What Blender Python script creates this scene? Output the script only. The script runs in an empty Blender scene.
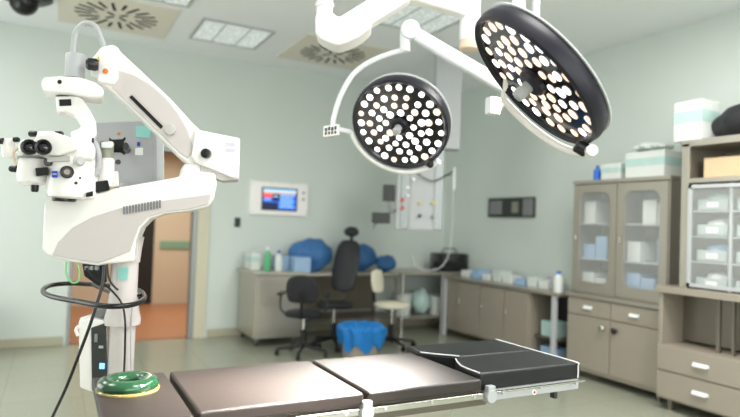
import bpy, bmesh, math, random
from mathutils import Vector, Matrix, Euler
random.seed(4)
D = bpy.data; SC = bpy.context.scene; COL = SC.collection
rad = math.radians

# ------------------------------------------------------------------ camera
FPX = 590.0; YAW = rad(28.0); PIT = rad(1.6); ROL = rad(2.1); CAMH = 1.55
F = Vector((math.sin(YAW)*math.cos(PIT), math.cos(YAW)*math.cos(PIT), math.sin(PIT)))
R0 = Vector((math.cos(YAW), -math.sin(YAW), 0)); U0 = R0.cross(F)
RT = R0*math.cos(ROL) + U0*math.sin(ROL); UP = -R0*math.sin(ROL) + U0*math.cos(ROL)
CP = Vector((0, 0, CAMH))
cd = D.cameras.new('camera'); cam = D.objects.new('camera', cd); COL.objects.link(cam)
m = Matrix((RT, UP, -F)).transposed().to_4x4(); m.translation = CP; cam.matrix_world = m
cd.sensor_width = 36; cd.lens = FPX/740*36; cd.clip_start = .05
cd.dof.use_dof = True; cd.dof.focus_distance = 2.75; cd.dof.aperture_fstop = (cd.lens/1000)/.026
SC.camera = cam

# ------------------------------------------------------------------ light and exposure
SC.view_settings.view_transform = 'Standard'; SC.view_settings.look = 'None'
SC.view_settings.gamma = 1; SC.view_settings.use_curve_mapping = False
SC.view_settings.exposure = 0.08
w = D.worlds.new('world'); SC.world = w; w.use_nodes = True
w.node_tree.nodes['Background'].inputs[0].default_value = (.9, .97, 1, 1)
w.node_tree.nodes['Background'].inputs[1].default_value = .5
HC = 3.7                                   # ceiling height
def area(name, loc, sx, sy, power, color=(1, .98, .95), rot=(0, 0, 0)):
    l = D.lights.new(name, 'AREA'); l.shape = 'RECTANGLE'; l.size = sx; l.size_y = sy; l.energy = power; l.color = color
    o = D.objects.new(name, l); COL.objects.link(o); o.location = loc; o.rotation_euler = rot; return o
KL = .8
# added fill lights under the ceiling, out of view, without fixtures
for (x, y, p) in ((-1.5, 6.0, 35), (-1.3, 3.6, 35), (1.3, 1.0, 65), (3.7, 1.0, 95), (3.4, 2.6, 85), (2.6, -1.2, 40)):
    area('ceiling_fill_light', (x, y, HC-.05), .9, .9, p*KL)
# added fill lights at the unseen left and front walls, no windows there
area('fill_light_left', (-2.55, 5.2, 1.4), 2.0, 3.2, 75*KL, (.97, .99, 1), (0, rad(-90), 0))
area('fill_light_front', (1.5, -2.55, 1.9), 5.0, 2.2, 170*KL, (.97, .99, 1), (rad(90), 0, 0))

def W(px, py, z=None, d=None, X=None, Y=None):
    r = F + RT*((px-370)/FPX) - UP*((py-208.5)/FPX)
    if z is not None: t = (z-CAMH)/r.z
    elif d is not None: t = d
    elif X is not None: t = X/r.x
    else: t = Y/r.y
    return CP + r*t

# ------------------------------------------------------------------ materials
M = {}
def mat(name, col, rough=.5, metal=0, noise=0, nscale=8, bump=0, emis=None, estr=0, trans=0, coat=0, stretch=None, spec=None):
    mt = D.materials.new(name); mt.use_nodes = True; nt = mt.node_tree; b = nt.nodes['Principled BSDF']
    c = tuple((v/255)**2.2 for v in col) + (1,)
    b.inputs['Base Color'].default_value = c; b.inputs['Roughness'].default_value = rough; b.inputs['Metallic'].default_value = metal
    if spec is not None: b.inputs['Specular IOR Level'].default_value = spec
    if coat: b.inputs['Coat Weight'].default_value = coat; b.inputs['Coat Roughness'].default_value = .12
    if trans: b.inputs['Transmission Weight'].default_value = trans
    if emis: 
        b.inputs['Emission Color'].default_value = tuple((v/255)**2.2 for v in emis)+(1,); b.inputs['Emission Strength'].default_value = estr
    if noise or bump:
        tc = nt.nodes.new('ShaderNodeTexCoord'); mp = nt.nodes.new('ShaderNodeMapping'); nz = nt.nodes.new('ShaderNodeTexNoise')
        nt.links.new(tc.outputs['Object'], mp.inputs[0]); nt.links.new(mp.outputs[0], nz.inputs['Vector'])
        nz.inputs['Scale'].default_value = nscale; nz.inputs['Detail'].default_value = 5
        if stretch: mp.inputs['Scale'].default_value = stretch
        if noise:
            mx = nt.nodes.new('ShaderNodeMix'); mx.data_type = 'RGBA'
            mx.inputs[6].default_value = tuple(v*(1-noise) for v in c[:3])+(1,); mx.inputs[7].default_value = tuple(min(1, v*(1+noise)) for v in c[:3])+(1,)
            nt.links.new(nz.outputs['Fac'], mx.inputs[0]); nt.links.new(mx.outputs[2], b.inputs['Base Color'])
        if bump:
            bp = nt.nodes.new('ShaderNodeBump'); bp.inputs['Strength'].default_value = bump; bp.inputs['Distance'].default_value = .01
            nt.links.new(nz.outputs['Fac'], bp.inputs['Height']); nt.links.new(bp.outputs[0], b.inputs['Normal'])
    M[name] = mt; return mt
mat('wall', (206, 214, 208), .55, noise=.03, nscale=1.5)
mat('wall_right_paint', (194, 206, 197), .55, noise=.03, nscale=1.5)
mat('ceiling', (242, 244, 246), .7, noise=.02, nscale=1)
mat('baseboard', (176, 172, 150), .4)
mat('jamb_beige', (206, 200, 176), .5)
mat('steel', (184, 178, 167), .33, .75, noise=.06, nscale=6, stretch=(1, 1, 12))
mat('steel_beige', (160, 151, 138), .42, .25, noise=.05, nscale=5)
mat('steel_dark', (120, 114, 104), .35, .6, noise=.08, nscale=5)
mat('chrome', (215, 213, 208), .15, 1)
mat('frame_grey', (150, 154, 154), .4, .5)
mat('white_paint', (250, 246, 243), .35, coat=.15, noise=.015, nscale=3)
mat('white_cool', (232, 234, 236), .35, coat=.15)
mat('cream_panel', (210, 201, 199), .45, noise=.02)
mat('grey_panel', (196, 192, 188), .45, noise=.02)
mat('light_grey', (178, 180, 182), .4)
mat('mid_grey', (128, 130, 132), .45)
mat('monitor_grey', (176, 178, 180), .5, noise=.03)
mat('olive_grey', (140, 142, 126), .45)
mat('black', (22, 22, 24), .35)
mat('black_soft', (34, 34, 38), .6, noise=.15, nscale=20)
mat('black_rubber', (14, 14, 16), .3)
mat('lamp_black', (34, 33, 42), .4, spec=.3)
mat('lamp_face', (20, 16, 22), .12, coat=.6)
mat('led_cool', (255, 255, 255), .4, emis=(255, 250, 250), estr=2.2)
mat('led_warm', (255, 240, 220), .4, emis=(255, 218, 194), estr=1.1)
mat('reflector', (180, 150, 130), .2, .9)
mat('peach', (226, 204, 180), .5)
mat('pad', (42, 34, 31), .46, noise=.12, nscale=30, bump=.05, spec=.7)
mat('pad_dark', (25, 25, 27), .45, noise=.12, nscale=30, bump=.05, spec=.5)
mat('pad_side', (26, 26, 28), .45)
mat('piping', (235, 235, 235), .5)
mat('rail', (205, 205, 198), .25, .8)
mat('blue_bag', (32, 116, 188), .35, noise=.25, nscale=9, bump=.6)
mat('blue_drape', (56, 104, 156), .55, noise=.3, nscale=7, bump=.8)
mat('cream_seat', (214, 208, 188), .55, noise=.05)
mat('cardboard', (200, 176, 142), .7, noise=.06)
mat('pack_white', (214, 218, 214), .5, noise=.04, nscale=14)
mat('pack_blue', (150, 180, 212), .5, noise=.1, nscale=14)
mat('pack_teal', (178, 206, 200), .5, noise=.1)
mat('pack_green', (90, 170, 120), .5)
mat('deep_blue', (40, 80, 170), .4)
mat('bright_blue', (50, 110, 210), .4)
mat('red', (200, 50, 60), .4)
mat('yellow', (222, 200, 60), .4)
mat('orange', (235, 130, 60), .4)
mat('logo_blue', (40, 70, 180), .4)
mat('logo_violet', (186, 170, 226), .4)
mat('teal_sticker', (150, 214, 206), .5)
mat('paper', (240, 242, 240), .6)
mat('skyblue_sticker', (150, 190, 230), .5)
mat('green_wire', (130, 200, 130), .4)
mat('corridor_wall', (212, 196, 172), .6)
mat('corridor_floor', (176, 122, 88), .4, noise=.06, nscale=3)
mat('corridor_dark', (34, 30, 28), .6)
mat('green_stripe', (130, 170, 146), .5)
mat('slot', (20, 20, 20), .8)
mat('vent_panel', (226, 220, 206), .55)
mat('plate_dark', (56, 58, 56), .5)
mat('screen_blue', (30, 80, 190), .3, emis=(40, 110, 220), estr=.7)
mat('screen_light', (150, 190, 230), .3, emis=(150, 195, 240), estr=.8)
mat('screen_red', (220, 80, 90), .3, emis=(230, 80, 90), estr=.8)
mat('screen_orange', (220, 180, 110), .3, emis=(225, 180, 110), estr=.8)
mat('screen_dark', (16, 22, 50), .3, emis=(20, 30, 80), estr=.6)
mat('led_blue', (120, 170, 240), .3, emis=(120, 170, 255), estr=1.5)
mat('wire_mesh', (40, 44, 44), .5)
mat('plastic_clear', (206, 214, 210), .3, noise=.05)
mat('tray', (172, 182, 178), .35, noise=.1, nscale=10)
# gel ring
g = mat('gel', (34, 78, 50), .06, trans=.35, coat=.8, noise=.5, nscale=14); g.node_tree.nodes['Principled BSDF'].inputs['IOR'].default_value = 1.4
mat('gel_edge', (150, 136, 80), .2, coat=.4)
gl = D.materials.new('glass'); gl.use_nodes = True; nt = gl.node_tree
b = nt.nodes['Principled BSDF']; b.inputs['Base Color'].default_value = (.9, .95, .94, 1); b.inputs['Roughness'].default_value = .08
b.inputs['Alpha'].default_value = .13; M['glass'] = gl
df = D.materials.new('diffuser'); df.use_nodes = True; nt = df.node_tree; b = nt.nodes['Principled BSDF']
tc = nt.nodes.new('ShaderNodeTexCoord'); vo = nt.nodes.new('ShaderNodeTexVoronoi'); vo.inputs['Scale'].default_value = 22
rp = nt.nodes.new('ShaderNodeValToRGB'); rp.color_ramp.elements[0].color = (1, 1, 1, 1); rp.color_ramp.elements[0].position = .1
rp.color_ramp.elements[1].color = (.36, .41, .39, 1); rp.color_ramp.elements[1].position = .4
nt.links.new(tc.outputs['Object'], vo.inputs[0]); nt.links.new(vo.outputs[0], rp.inputs[0]); nt.links.new(rp.outputs[0], b.inputs['Emission Color'])
b.inputs['Emission Strength'].default_value = .75; b.inputs['Base Color'].default_value = (.5, .52, .5, 1); M['diffuser'] = df
# floor: vinyl sheet with faint joints
fl = D.materials.new('floor_vinyl'); fl.use_nodes = True; nt = fl.node_tree; b = nt.nodes['Principled BSDF']
tc = nt.nodes.new('ShaderNodeTexCoord'); br = nt.nodes.new('ShaderNodeTexBrick'); br.offset = 0
br.inputs['Scale'].default_value = 1; br.inputs['Brick Width'].default_value = .6; br.inputs['Row Height'].default_value = .6; br.inputs['Mortar Size'].default_value = .004
br.inputs['Color1'].default_value = (.36, .375, .29, 1); br.inputs['Color2'].default_value = (.375, .39, .305, 1); br.inputs['Mortar'].default_value = (.3, .31, .24, 1)
nz = nt.nodes.new('ShaderNodeTexNoise'); nz.inputs['Scale'].default_value = 40; mx = nt.nodes.new('ShaderNodeMix'); mx.data_type = 'RGBA'; mx.blend_type = 'MULTIPLY'
mx.inputs[0].default_value = .25
nt.links.new(tc.outputs['Object'], br.inputs[0]); nt.links.new(tc.outputs['Object'], nz.inputs[0]); nt.links.new(br.outputs[0], mx.inputs[6]); nt.links.new(nz.outputs[0], mx.inputs[7]); nt.links.new(mx.outputs[2], b.inputs['Base Color'])
b.inputs['Roughness'].default_value = .22; M['floor'] = fl

# ------------------------------------------------------------------ mesh builder
ROOTM = {}
class MB:
    def __init__(s): s.bm = bmesh.new(); s.mats = []
    def mi(s, mname):
        if mname not in s.mats: s.mats.append(mname)
        return s.mats.index(mname)
    def _tag(s, geom, mname):
        if mname is None: 
            if not s.mats: return
            i = 0
        else: i = s.mi(mname)
        for f in geom: f.material_index = i
    def faces(s, n0, mname):
        s.bm.faces.ensure_lookup_table(); s._tag(s.bm.faces[n0:], mname)
    def box(s, lo, hi, m=None, rot=None, piv=None):
        n0 = len(s.bm.faces); lo = Vector(lo); hi = Vector(hi); c = (lo+hi)/2; sz = hi-lo
        mt = Matrix.Translation(c) @ Matrix.Diagonal((sz.x, sz.y, sz.z, 1))
        if rot: 
            p = Vector(piv) if piv is not None else c
            mt = Matrix.Translation(p) @ Euler(rot).to_matrix().to_4x4() @ Matrix.Translation(-p) @ mt
        bmesh.ops.create_cube(s.bm, size=1, matrix=mt); s.faces(n0, m); return s
    def obox(s, c, ax, ay, az, m=None):       # oriented box: full axis vectors
        n0 = len(s.bm.faces); mt = Matrix((ax, ay, az)).transposed().to_4x4(); mt.translation = Vector(c)
        bmesh.ops.create_cube(s.bm, size=1, matrix=mt); s.faces(n0, m); return s
    def ring(s, c, x, y, r, n): return [s.bm.verts.new(c + x*(r*math.cos(2*math.pi*i/n)) + y*(r*math.sin(2*math.pi*i/n))) for i in range(n)]
    def skin(s, rings, cap=True, closed=False):
        n = len(rings[0]); L = list(zip(rings[:-1], rings[1:]))
        if closed: L.append((rings[-1], rings[0]))
        for a, b in L:
            for i in range(n):
                s.bm.faces.new((a[i], a[(i+1) % n], b[(i+1) % n], b[i]))
        if cap and not closed:
            s.bm.faces.new(rings[0][::-1]); s.bm.faces.new(rings[-1])
    def lathe(s, prof, c=(0, 0, 0), axis=(0, 0, 1), m=None, n=32, cap=True):
        n0 = len(s.bm.faces); ax = Vector(axis).normalized(); x = ax.orthogonal().normalized(); y = ax.cross(x); c = Vector(c)
        rings = [s.ring(c+ax*h, x, y, max(r, 1e-4), n) for r, h in prof]; s.skin(rings, cap); s.faces(n0, m); return s
    def cyl(s, a, b, r, r2=None, m=None, n=20):
        a = Vector(a); b = Vector(b); return s.lathe([(r, 0), (r if r2 is None else r2, (b-a).length)], a, b-a, m, n)
    def tube(s, pts, r, m=None, n=10, closed=False, smooth=3):
        n0 = len(s.bm.faces); P = [Vector(p) for p in pts]
        if smooth:
            Q = []; k = len(P)
            rng = range(k if closed else k-1)
            for i in rng:
                if closed: a, b_, c_, d_ = P[i-1], P[i], P[(i+1) % k], P[(i+2) % k]
                else: a, b_, c_, d_ = P[max(i-1, 0)], P[i], P[i+1], P[min(i+2, k-1)]
                for j in range(smooth+1):
                    t = j/(smooth+1)
                    Q.append(.5*((2*b_)+(-a+c_)*t+(2*a-5*b_+4*c_-d_)*t*t+(-a+3*b_-3*c_+d_)*t**3))
            if not closed: Q.append(P[-1])
            P = Q
        k = len(P); prev = None; rings = []
        for i in range(k):
            if closed: t = P[(i+1) % k]-P[i-1]
            else: t = P[min(i+1, k-1)]-P[max(i-1, 0)]
            t.normalize()
            x = t.orthogonal().normalized() if prev is None else (prev - t*prev.dot(t)).normalized()
            prev = x; y = t.cross(x); rr = r(i/(k-1)) if callable(r) else r
            rings.append(s.ring(P[i], x, y, rr, n))
        s.skin(rings, True, closed); s.faces(n0, m); return s
    def prism(s, pts, off, m=None):
        n0 = len(s.bm.faces); off = Vector(off); a = [s.bm.verts.new(Vector(p)) for p in pts]; b = [s.bm.verts.new(Vector(p)+off) for p in pts]; n = len(a)
        s.bm.faces.new(a); s.bm.faces.new(b[::-1])
        for i in range(n): s.bm.faces.new((a[(i+1) % n], a[i], b[i], b[(i+1) % n]))
        s.faces(n0, m); return s
    def ball(s, c, r, m=None, sc=(1, 1, 1), rz=0, sub=3, noise=0, seed=0):
        n0 = len(s.bm.faces); mt = Matrix.Translation(Vector(c)) @ Matrix.Rotation(rz, 4, 'Z') @ Matrix.Diagonal((sc[0], sc[1], sc[2], 1))
        res = bmesh.ops.create_icosphere(s.bm, subdivisions=sub, radius=r, matrix=mt)
        if noise:
            from mathutils import noise as nz_
            for v in res['verts']:
                d = v.co-Vector(c); k = nz_.noise(d*(2.2/r)+Vector((seed, 0, 0))); v.co = Vector(c)+d*(1+noise*k)
        s.faces(n0, m); return s
    def plane(s, pts, m=None):
        n0 = len(s.bm.faces); s.bm.faces.new([s.bm.verts.new(Vector(p)) for p in pts]); s.faces(n0, m); return s
    def build(s, name, material=None, parent=None, bevel=0, seg=2, sharp=35, sub=0, local=False):
        bmesh.ops.recalc_face_normals(s.bm, faces=s.bm.faces)
        me = D.meshes.new(name)
        if parent is not None and not local:
            s.bm.transform(ROOTM[parent.name].inverted())
        loc = Vector((0, 0, 0))
        if parent is None and len(s.bm.verts):
            xs = [v.co for v in s.bm.verts]; loc = Vector(((min(v.x for v in xs)+max(v.x for v in xs))/2, (min(v.y for v in xs)+max(v.y for v in xs))/2, min(v.z for v in xs)))
            s.bm.transform(Matrix.Translation(-loc))
        for e in s.bm.edges:
            if len(e.link_faces) == 2: e.smooth = e.calc_face_angle(0) < rad(sharp)
        for f in s.bm.faces: f.smooth = True
        s.bm.to_mesh(me); s.bm.free()
        names = [material] if material and not s.mats else s.mats
        for n_ in names: me.materials.append(M[n_])
        o = D.objects.new(name, me); COL.objects.link(o)
        if parent is not None: o.parent = parent; ROOTM[o.name] = ROOTM[parent.name].copy()
        else: o.location = loc; ROOTM[o.name] = Matrix.Translation(loc)
        if bevel:
            bv = o.modifiers.new('bevel', 'BEVEL'); bv.width = bevel; bv.segments = seg; bv.limit_method = 'ANGLE'; bv.angle_limit = rad(30); bv.harden_normals = True
        if sub:
            sb = o.modifiers.new('sub', 'SUBSURF'); sb.levels = sub; sb.render_levels = sub
        return o
def tag(o, label=None, cat=None, group=None, kind=None):
    if label: o['label'] = label
    if cat: o['category'] = cat
    if group: o['group'] = group
    if kind: o['kind'] = kind
    return o
def thing(name, label, cat, loc, rz=0, group=None):
    o = D.objects.new(name, None); COL.objects.link(o); o.location = loc; o.rotation_euler = (0, 0, rz); o.empty_display_size = .1
    ROOTM[o.name] = Matrix.Translation(Vector(loc)) @ Matrix.Rotation(rz, 4, 'Z')
    return tag(o, label, cat, group)
def struct(mb, name, material=None, **k): return tag(mb.build(name, material, **k), kind='structure')
KIDS = {}
def copy_tree(o, parent=None):
    c = o.copy(); COL.objects.link(c)
    if parent is not None: c.parent = parent
    for ch in [q for q in D.objects if q.parent == o]: copy_tree(ch, c)
    return c
def text_on(s, txt, c, ux, uz, size, mname, depth=.0006):
    """raised lettering as mesh, centred at c, reading along ux with up uz"""
    cu = D.curves.new('t', 'FONT'); cu.body = txt; cu.size = size; cu.align_x = 'CENTER'; cu.align_y = 'CENTER'; cu.extrude = depth
    o = D.objects.new('t', cu); COL.objects.link(o); me = o.to_mesh(); ux = Vector(ux).normalized(); uz = Vector(uz).normalized()
    mt = Matrix((ux, uz, ux.cross(uz))).transposed().to_4x4(); mt.translation = Vector(c)
    n0 = len(s.bm.faces); k0 = len(s.bm.verts); s.bm.from_mesh(me); s.bm.verts.ensure_lookup_table()
    for v in s.bm.verts[k0:]: v.co = mt @ v.co
    s.faces(n0, mname); o.to_mesh_clear(); D.objects.remove(o); D.curves.remove(cu)

# ------------------------------------------------------------------ structure
XR = 5.55; YB = 7.85; XL = -2.6; YF = -2.6; DX0, DX1, DZ = .2, 1.62, 2.39
b_ = MB().box((XL, YF, -.1), (XR, YB, 0)); struct(b_, 'floor', 'floor')
b_ = MB().box((XL, YF, HC), (XR, YB, HC+.1)); struct(b_, 'ceiling', 'ceiling')
b_ = MB(); b_.box((XL, YB, 0), (DX0, YB+.15, HC)).box((DX1+.16, YB, 0), (XR, YB+.15, HC)).box((DX0, YB, DZ), (DX1+.16, YB+.15, HC)); struct(b_, 'wall_back', 'wall')
struct(MB().box((XR, YF, 0), (XR+.12, YB+.15, HC)), 'wall_right', 'wall')
struct(MB().box((XL-.12, YF, 0), (XL, YB+.15, HC)), 'wall_left', 'wall')
struct(MB().box((XL-.12, YF-.12, 0), (XR+.12, YF, HC)), 'wall_front', 'wall')
b_ = MB(); b_.box((XL, YB-.02, 0), (DX0-.06, YB, .11)).box((DX1+.2, YB-.02, 0), (XR, YB, .11)); struct(b_, 'baseboard_back', 'baseboard', bevel=.008)
struct(MB().box((XR-.02, YF, 0), (XR, YB-.02, .11)), 'baseboard_right', 'baseboard', bevel=.008)
# door opening: steel jambs and header, beige reveal on the right
b_ = MB(); b_.box((DX0-.03, YB-.01, 0), (DX0+.01, YB+.17, DZ)).box((DX1-.04, YB-.0, 0), (DX1+.02, YB+.17, DZ)).box((DX0-.05, YB-.03, DZ), (DX1+.05, YB+.17, DZ+.06))
struct(b_, 'door_1', 'frame_grey', bevel=.005)
struct(MB().box((DX1+.02, YB-.015, 0), (DX1+.165, YB+.15, DZ)), 'trim_1', 'jamb_beige')
# the corridor behind the door
CB = 11.2
struct(MB().box((-1.5, YB+.15, -.1), (4.5, CB, -.003)), 'floor_corridor', 'corridor_floor')
struct(MB().box((-1.5, YB+.15, 2.7), (4.5, CB, 2.8)), 'ceiling_corridor', 'corridor_wall')
b_ = MB(); b_.box((-1.5, CB, 0), (4.5, CB+.1, 2.7)); struct(b_, 'wall_corridor', 'corridor_wall')
b_ = MB(); b_.box((-1.6, YB+.15, 0), (-1.5, CB, 2.7)).box((4.5, YB+.15, 0), (4.6, CB, 2.7)); struct(b_, 'wall_corridor_end', 'corridor_wall')
p0 = W(133, 220, Y=CB); p1 = W(151, 300, Y=CB)
struct(MB().box((p0.x-.3, CB-.04, 0), (p1.x, CB, 2.1)), 'door_2', 'corridor_dark')
a = W(160, 242, Y=CB-.03); c = W(190, 249, Y=CB-.03)
struct(MB().box((a.x, CB-.03, c.z), (a.x+1.6, CB, a.z+.02)), 'trim_2', 'green_stripe')
area('corridor_light', (1.6, 9.5, 2.66), 1.6, 1.2, 60, (1, .93, .82))

# ------------------------------------------------------------------ ceiling fittings
def ceiling_vent(x, y, label, s=.56):
    t = thing('ceiling_vent', label, 'air vent', (x, y, HC), 0, 'ceiling air vents')
    MB().box((-s, -s, -.015), (s, s, 0)).build('panel', 'vent_panel', t, bevel=.004, local=True)
    mb = MB(); n = 20
    for i in range(n):
        a = 2*math.pi*i/n + .13; L = .16 if i % 2 else .22; r1 = .41; rc = r1-L/2
        c = Vector((math.cos(a)*rc, math.sin(a)*rc, -.017)); ax = Vector((math.cos(a), math.sin(a), 0))
        mb.obox(c, ax*L, Vector((-ax.y, ax.x, 0))*.03, Vector((0, 0, .006)))
    for a in (rad(45), rad(135), rad(225), rad(315)):
        ax = Vector((math.cos(a), math.sin(a), 0)); mb.obox(ax*.09+Vector((0, 0, -.017)), ax*.1, Vector((-ax.y, ax.x, 0))*.03, Vector((0, 0, .006)))
    mb.build('slots', 'slot', t, local=True)
v1 = W(117, 15, z=HC); v2 = W(333, 53, z=HC)
ceiling_vent(v1.x, v1.y, 'square ceiling air vent with radial slots, nearer one above the microscope')
ceiling_vent(v2.x, v2.y, 'square ceiling air vent with radial slots, between the light panel and surgical lamp')
def lum(x, y, label):
    t = thing('ceiling_light', label, 'ceiling light', (x, y, HC), 0, 'recessed prismatic ceiling lights')
    s = .37; mb = MB()
    mb.box((-s-.03, -s-.03, -.02), (s+.03, -s, 0)).box((-s-.03, s, -.02), (s+.03, s+.03, 0)).box((-s-.03, -s, -.02), (-s, s, 0)).box((s, -s, -.02), (s+.03, s, 0))
    for k in (-.14, .14): mb.box((k-.008, -s, -.016), (k+.008, s, 0)); 
    mb.build('frame', 'light_grey', t, local=True)
    MB().box((-s, -s, -.012), (s, s, -.004)).build('diffuser', 'diffuser', t, local=True)
l1 = W(231, 34, z=HC); l2 = W(420, 16, z=HC); l3 = W(153, -16, z=HC)
lum(l1.x, l1.y, 'recessed ceiling light panel with sparkling prismatic cover, alone between the two vents')
lum(l2.x, l2.y, 'recessed ceiling light panel seen behind the white lamp arms')
lum(l3.x, l3.y, 'recessed ceiling light panel, only its far edge showing past the near vent')
t = W(24, 2, z=HC-.1); c = thing('dome_camera', 'black dome security camera under the ceiling at top left', 'security camera', (t.x, t.y, HC))
MB().lathe([(.1, 0), (.24, -.01), (.25, -.05), (.2, -.08), (.12, -.09)], (0, 0, 0), m='black', n=28).build('housing', None, c, local=True)
MB().ball((0, 0, -.1), .13, 'black_rubber', (1, 1, 1)).build('dome', None, c, local=True)

# ------------------------------------------------------------------ back wall fittings
tl = W(250, 180.5, Y=YB); br_ = W(306.5, 216.5, Y=YB)
x0, x1, z0, z1 = tl.x, br_.x, br_.z, tl.z-.0
wm = thing('wall_monitor', 'white wall panel with a lit blue touch screen beside the doorway', 'monitor', ((x0+x1)/2, YB, z0))
MB().box((x0, YB-.04, z0), (x1, YB, z1)).build('housing', 'white_paint', wm, bevel=.01)
wd = x1-x0; hh = z1-z0; sx0 = x0+wd*.19; sx1 = x0+wd*.8; sz0 = z0+hh*.14; sz1 = z0+hh*.83
bz = MB().box((sx0, YB-.05, sz0), (sx1, YB-.035, sz1)).build('screen', 'black', wm, bevel=.003)
mb = MB(); yy = YB-.052; iw = sx1-sx0-.04; ih = sz1-sz0-.04; ox = sx0+.02; oz = sz0+.02
def scr(u0, v0, u1, v1, m, k=0): mb.box((ox+u0*iw, yy-.001*k, oz+v0*ih), (ox+u1*iw, yy+.004, oz+v1*ih), m)
scr(0, 0, 1, 1, 'screen_blue'); scr(0, .86, 1, 1, 'screen_light', 1); scr(0, .78, 1, .86, 'screen_orange', 1); scr(0, .56, .27, .76, 'screen_red', 1)
scr(.0, 0, .45, .32, 'screen_dark', 1); scr(.27, .4, .5, .76, 'screen_dark', 1)
for k in range(5): scr(.5, .66-k*.14, .95-.06*(k % 2), .72-k*.14, 'screen_light', 1)
scr(.03, .44, .22, .5, 'screen_light', 1); scr(.3, .6, .45, .66, 'screen_light', 2)
mb.build('display', None, bz)
for k in range(2): MB().cyl((x1-wd*.09, YB-.05, z1-hh*(.28+.2*k)), (x1-wd*.09, YB-.035, z1-hh*(.28+.2*k)), .016).build('button', 'mid_grey', wm)
mb = MB()
for (u, v) in ((.03, .08), (.97, .08), (.03, .92), (.97, .92), (.35, .95), (.7, .95)): mb.cyl((x0+wd*u, YB-.043, z0+hh*v), (x0+wd*u, YB-.038, z0+hh*v), .007, m='mid_grey', n=10)
mb.build('screws', None, wm)
a = W(234.7, 217.5, Y=YB); c = W(240, 227, Y=YB)
s_ = thing('light_switch', 'small black double switch on the wall left of the lit screen', 'switch', ((a.x+c.x)/2, YB, c.z))
MB().box((a.x, YB-.015, c.z), (c.x, YB, a.z)).build('plate', 'black', s_, bevel=.004)
for k in (0, 1): MB().box((a.x+.012, YB-.022, c.z+.015+k*.065), (c.x-.012, YB-.01, c.z+.06+k*.065)).build('rocker', 'plate_dark', s_, bevel=.003)
# right wall intercom plate
a = W(490, 198.5, X=XR); c = W(535.5, 216.5, X=XR)
ic = thing('intercom_panel', 'dark rectangular control plate on the wall above the worktop', 'intercom', (XR, (a.y+c.y)/2, c.z))
zt = a.z; zb = zt-.27
MB().box((XR-.03, c.y, zb), (XR, a.y, zt)).build('plate', 'plate_dark', ic, bevel=.005)
MB().box((XR-.04, c.y+.02, zb+.02), (XR-.025, c.y+.2, zt-.02)).build('speaker_grille', 'mid_grey', ic)
MB().box((XR-.04, c.y+.3, zb+.06), (XR-.025, c.y+.42, zt-.06)).build('display', 'olive_grey', ic)
MB().box((XR-.04, a.y-.3, zb+.04), (XR-.025, a.y-.05, zt-.04)).build('keypad', 'mid_grey', ic)

# ------------------------------------------------------------------ left steel cabinet and desk
def casters(root, pts, r=.035, h=.08):
    for (x, y) in pts:
        mb = MB(); mb.cyl((x-.012, y, r), (x+.012, y, r), r, m='black', n=16); mb.box((x-.02, y-.012, r), (x+.02, y+.012, h+.03), 'mid_grey'); mb.build('caster', None, root)
cb = thing('steel_cabinet', 'grey steel cabinet on casters against the wall under the lit screen', 'cabinet', (2.52, 7.4, 0))
MB().box((2.2, 7.05, .1), (2.82, 7.8, .88)).build('body', 'steel', cb, bevel=.006)
MB().box((2.17, 7.02, .88), (2.85, 7.82, .92)).build('top', 'steel', cb, bevel=.006)
dd = MB().box((2.24, 7.035, .14), (2.78, 7.055, .84)).build('door', 'steel', cb, bevel=.004)
MB().tube([(2.72, 7.035, .5), (2.72, 7.0, .52), (2.72, 7.0, .64), (2.72, 7.035, .66)], .006, smooth=0).build('handle', 'chrome', dd)
casters(cb, [(2.26, 7.12), (2.76, 7.12), (2.26, 7.72), (2.76, 7.72)])
dk = thing('steel_desk', 'long steel desk along the wall behind the chairs', 'desk', (3.5, 7.5, 0))
MB().box((2.86, 7.1, .86), (4.3, 7.82, .9)).build('top', 'steel', dk, bevel=.006)
for x in (2.9, 4.26):
    for y in (7.15, 7.77): MB().cyl((x, y, 0), (x, y, .86), .02).build('leg', 'steel_dark', dk)
MB().box((2.9, 7.2, .25), (4.26, 7.77, .275)).build('lower_shelf', 'steel_dark', dk)
MB().box((2.9, 7.78, .3), (4.26, 7.8, .84)).build('shade_panel', 'steel_dark', dk)  # dark panel, the shade under the desk put into its colour
# things on the cabinet
def carton(name, lo, hi, m, label, cat, group=None, band=None):
    mb = MB(); mb.mi(m); mb.box(lo, hi, m)
    if band: 
        lo = Vector(lo); hi = Vector(hi); e = .003; h_ = hi.z-lo.z
        mb.box((lo.x-e, lo.y-e, lo.z+h_*.45), (hi.x+e, hi.y+e, lo.z+h_*.75), band)
    o = mb.build(name, None, None, bevel=.004); return tag(o, label, cat, group)
def bottle(x, y, z, r, h, m, capm, label, group=None):
    t = thing('bottle', label, 'bottle', (x, y, z), 0, group)
    MB().lathe([(r*.95, 0), (r, .01), (r, h*.68), (r*.45, h*.82), (r*.4, h*.86)], (x, y, z), m=m, n=18).build('body', None, t)
    MB().lathe([(r*.42, 0), (r*.42, h*.13), (r*.3, h*.14)], (x, y, z+h*.86), m=capm, n=14).build('cap', None, t)
bottle(2.42, 7.3, .92, .045, .3, 'pack_green', 'paper', 'green bottle on the grey steel cabinet')
bottle(2.56, 7.26, .92, .05, .26, 'pack_white', 'deep_blue', 'white bottle with a blue cap on the grey steel cabinet')
carton('glove_box', (2.24, 7.4, .92), (2.36, 7.7, 1.14), 'pack_white', 'white glove box at the left end of the grey steel cabinet', 'box', band='pack_teal')
carton('glove_box', (2.62, 7.36, .92), (2.8, 7.7, 1.1), 'pack_blue', 'pale blue box at the right end of the grey steel cabinet', 'box')
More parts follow.
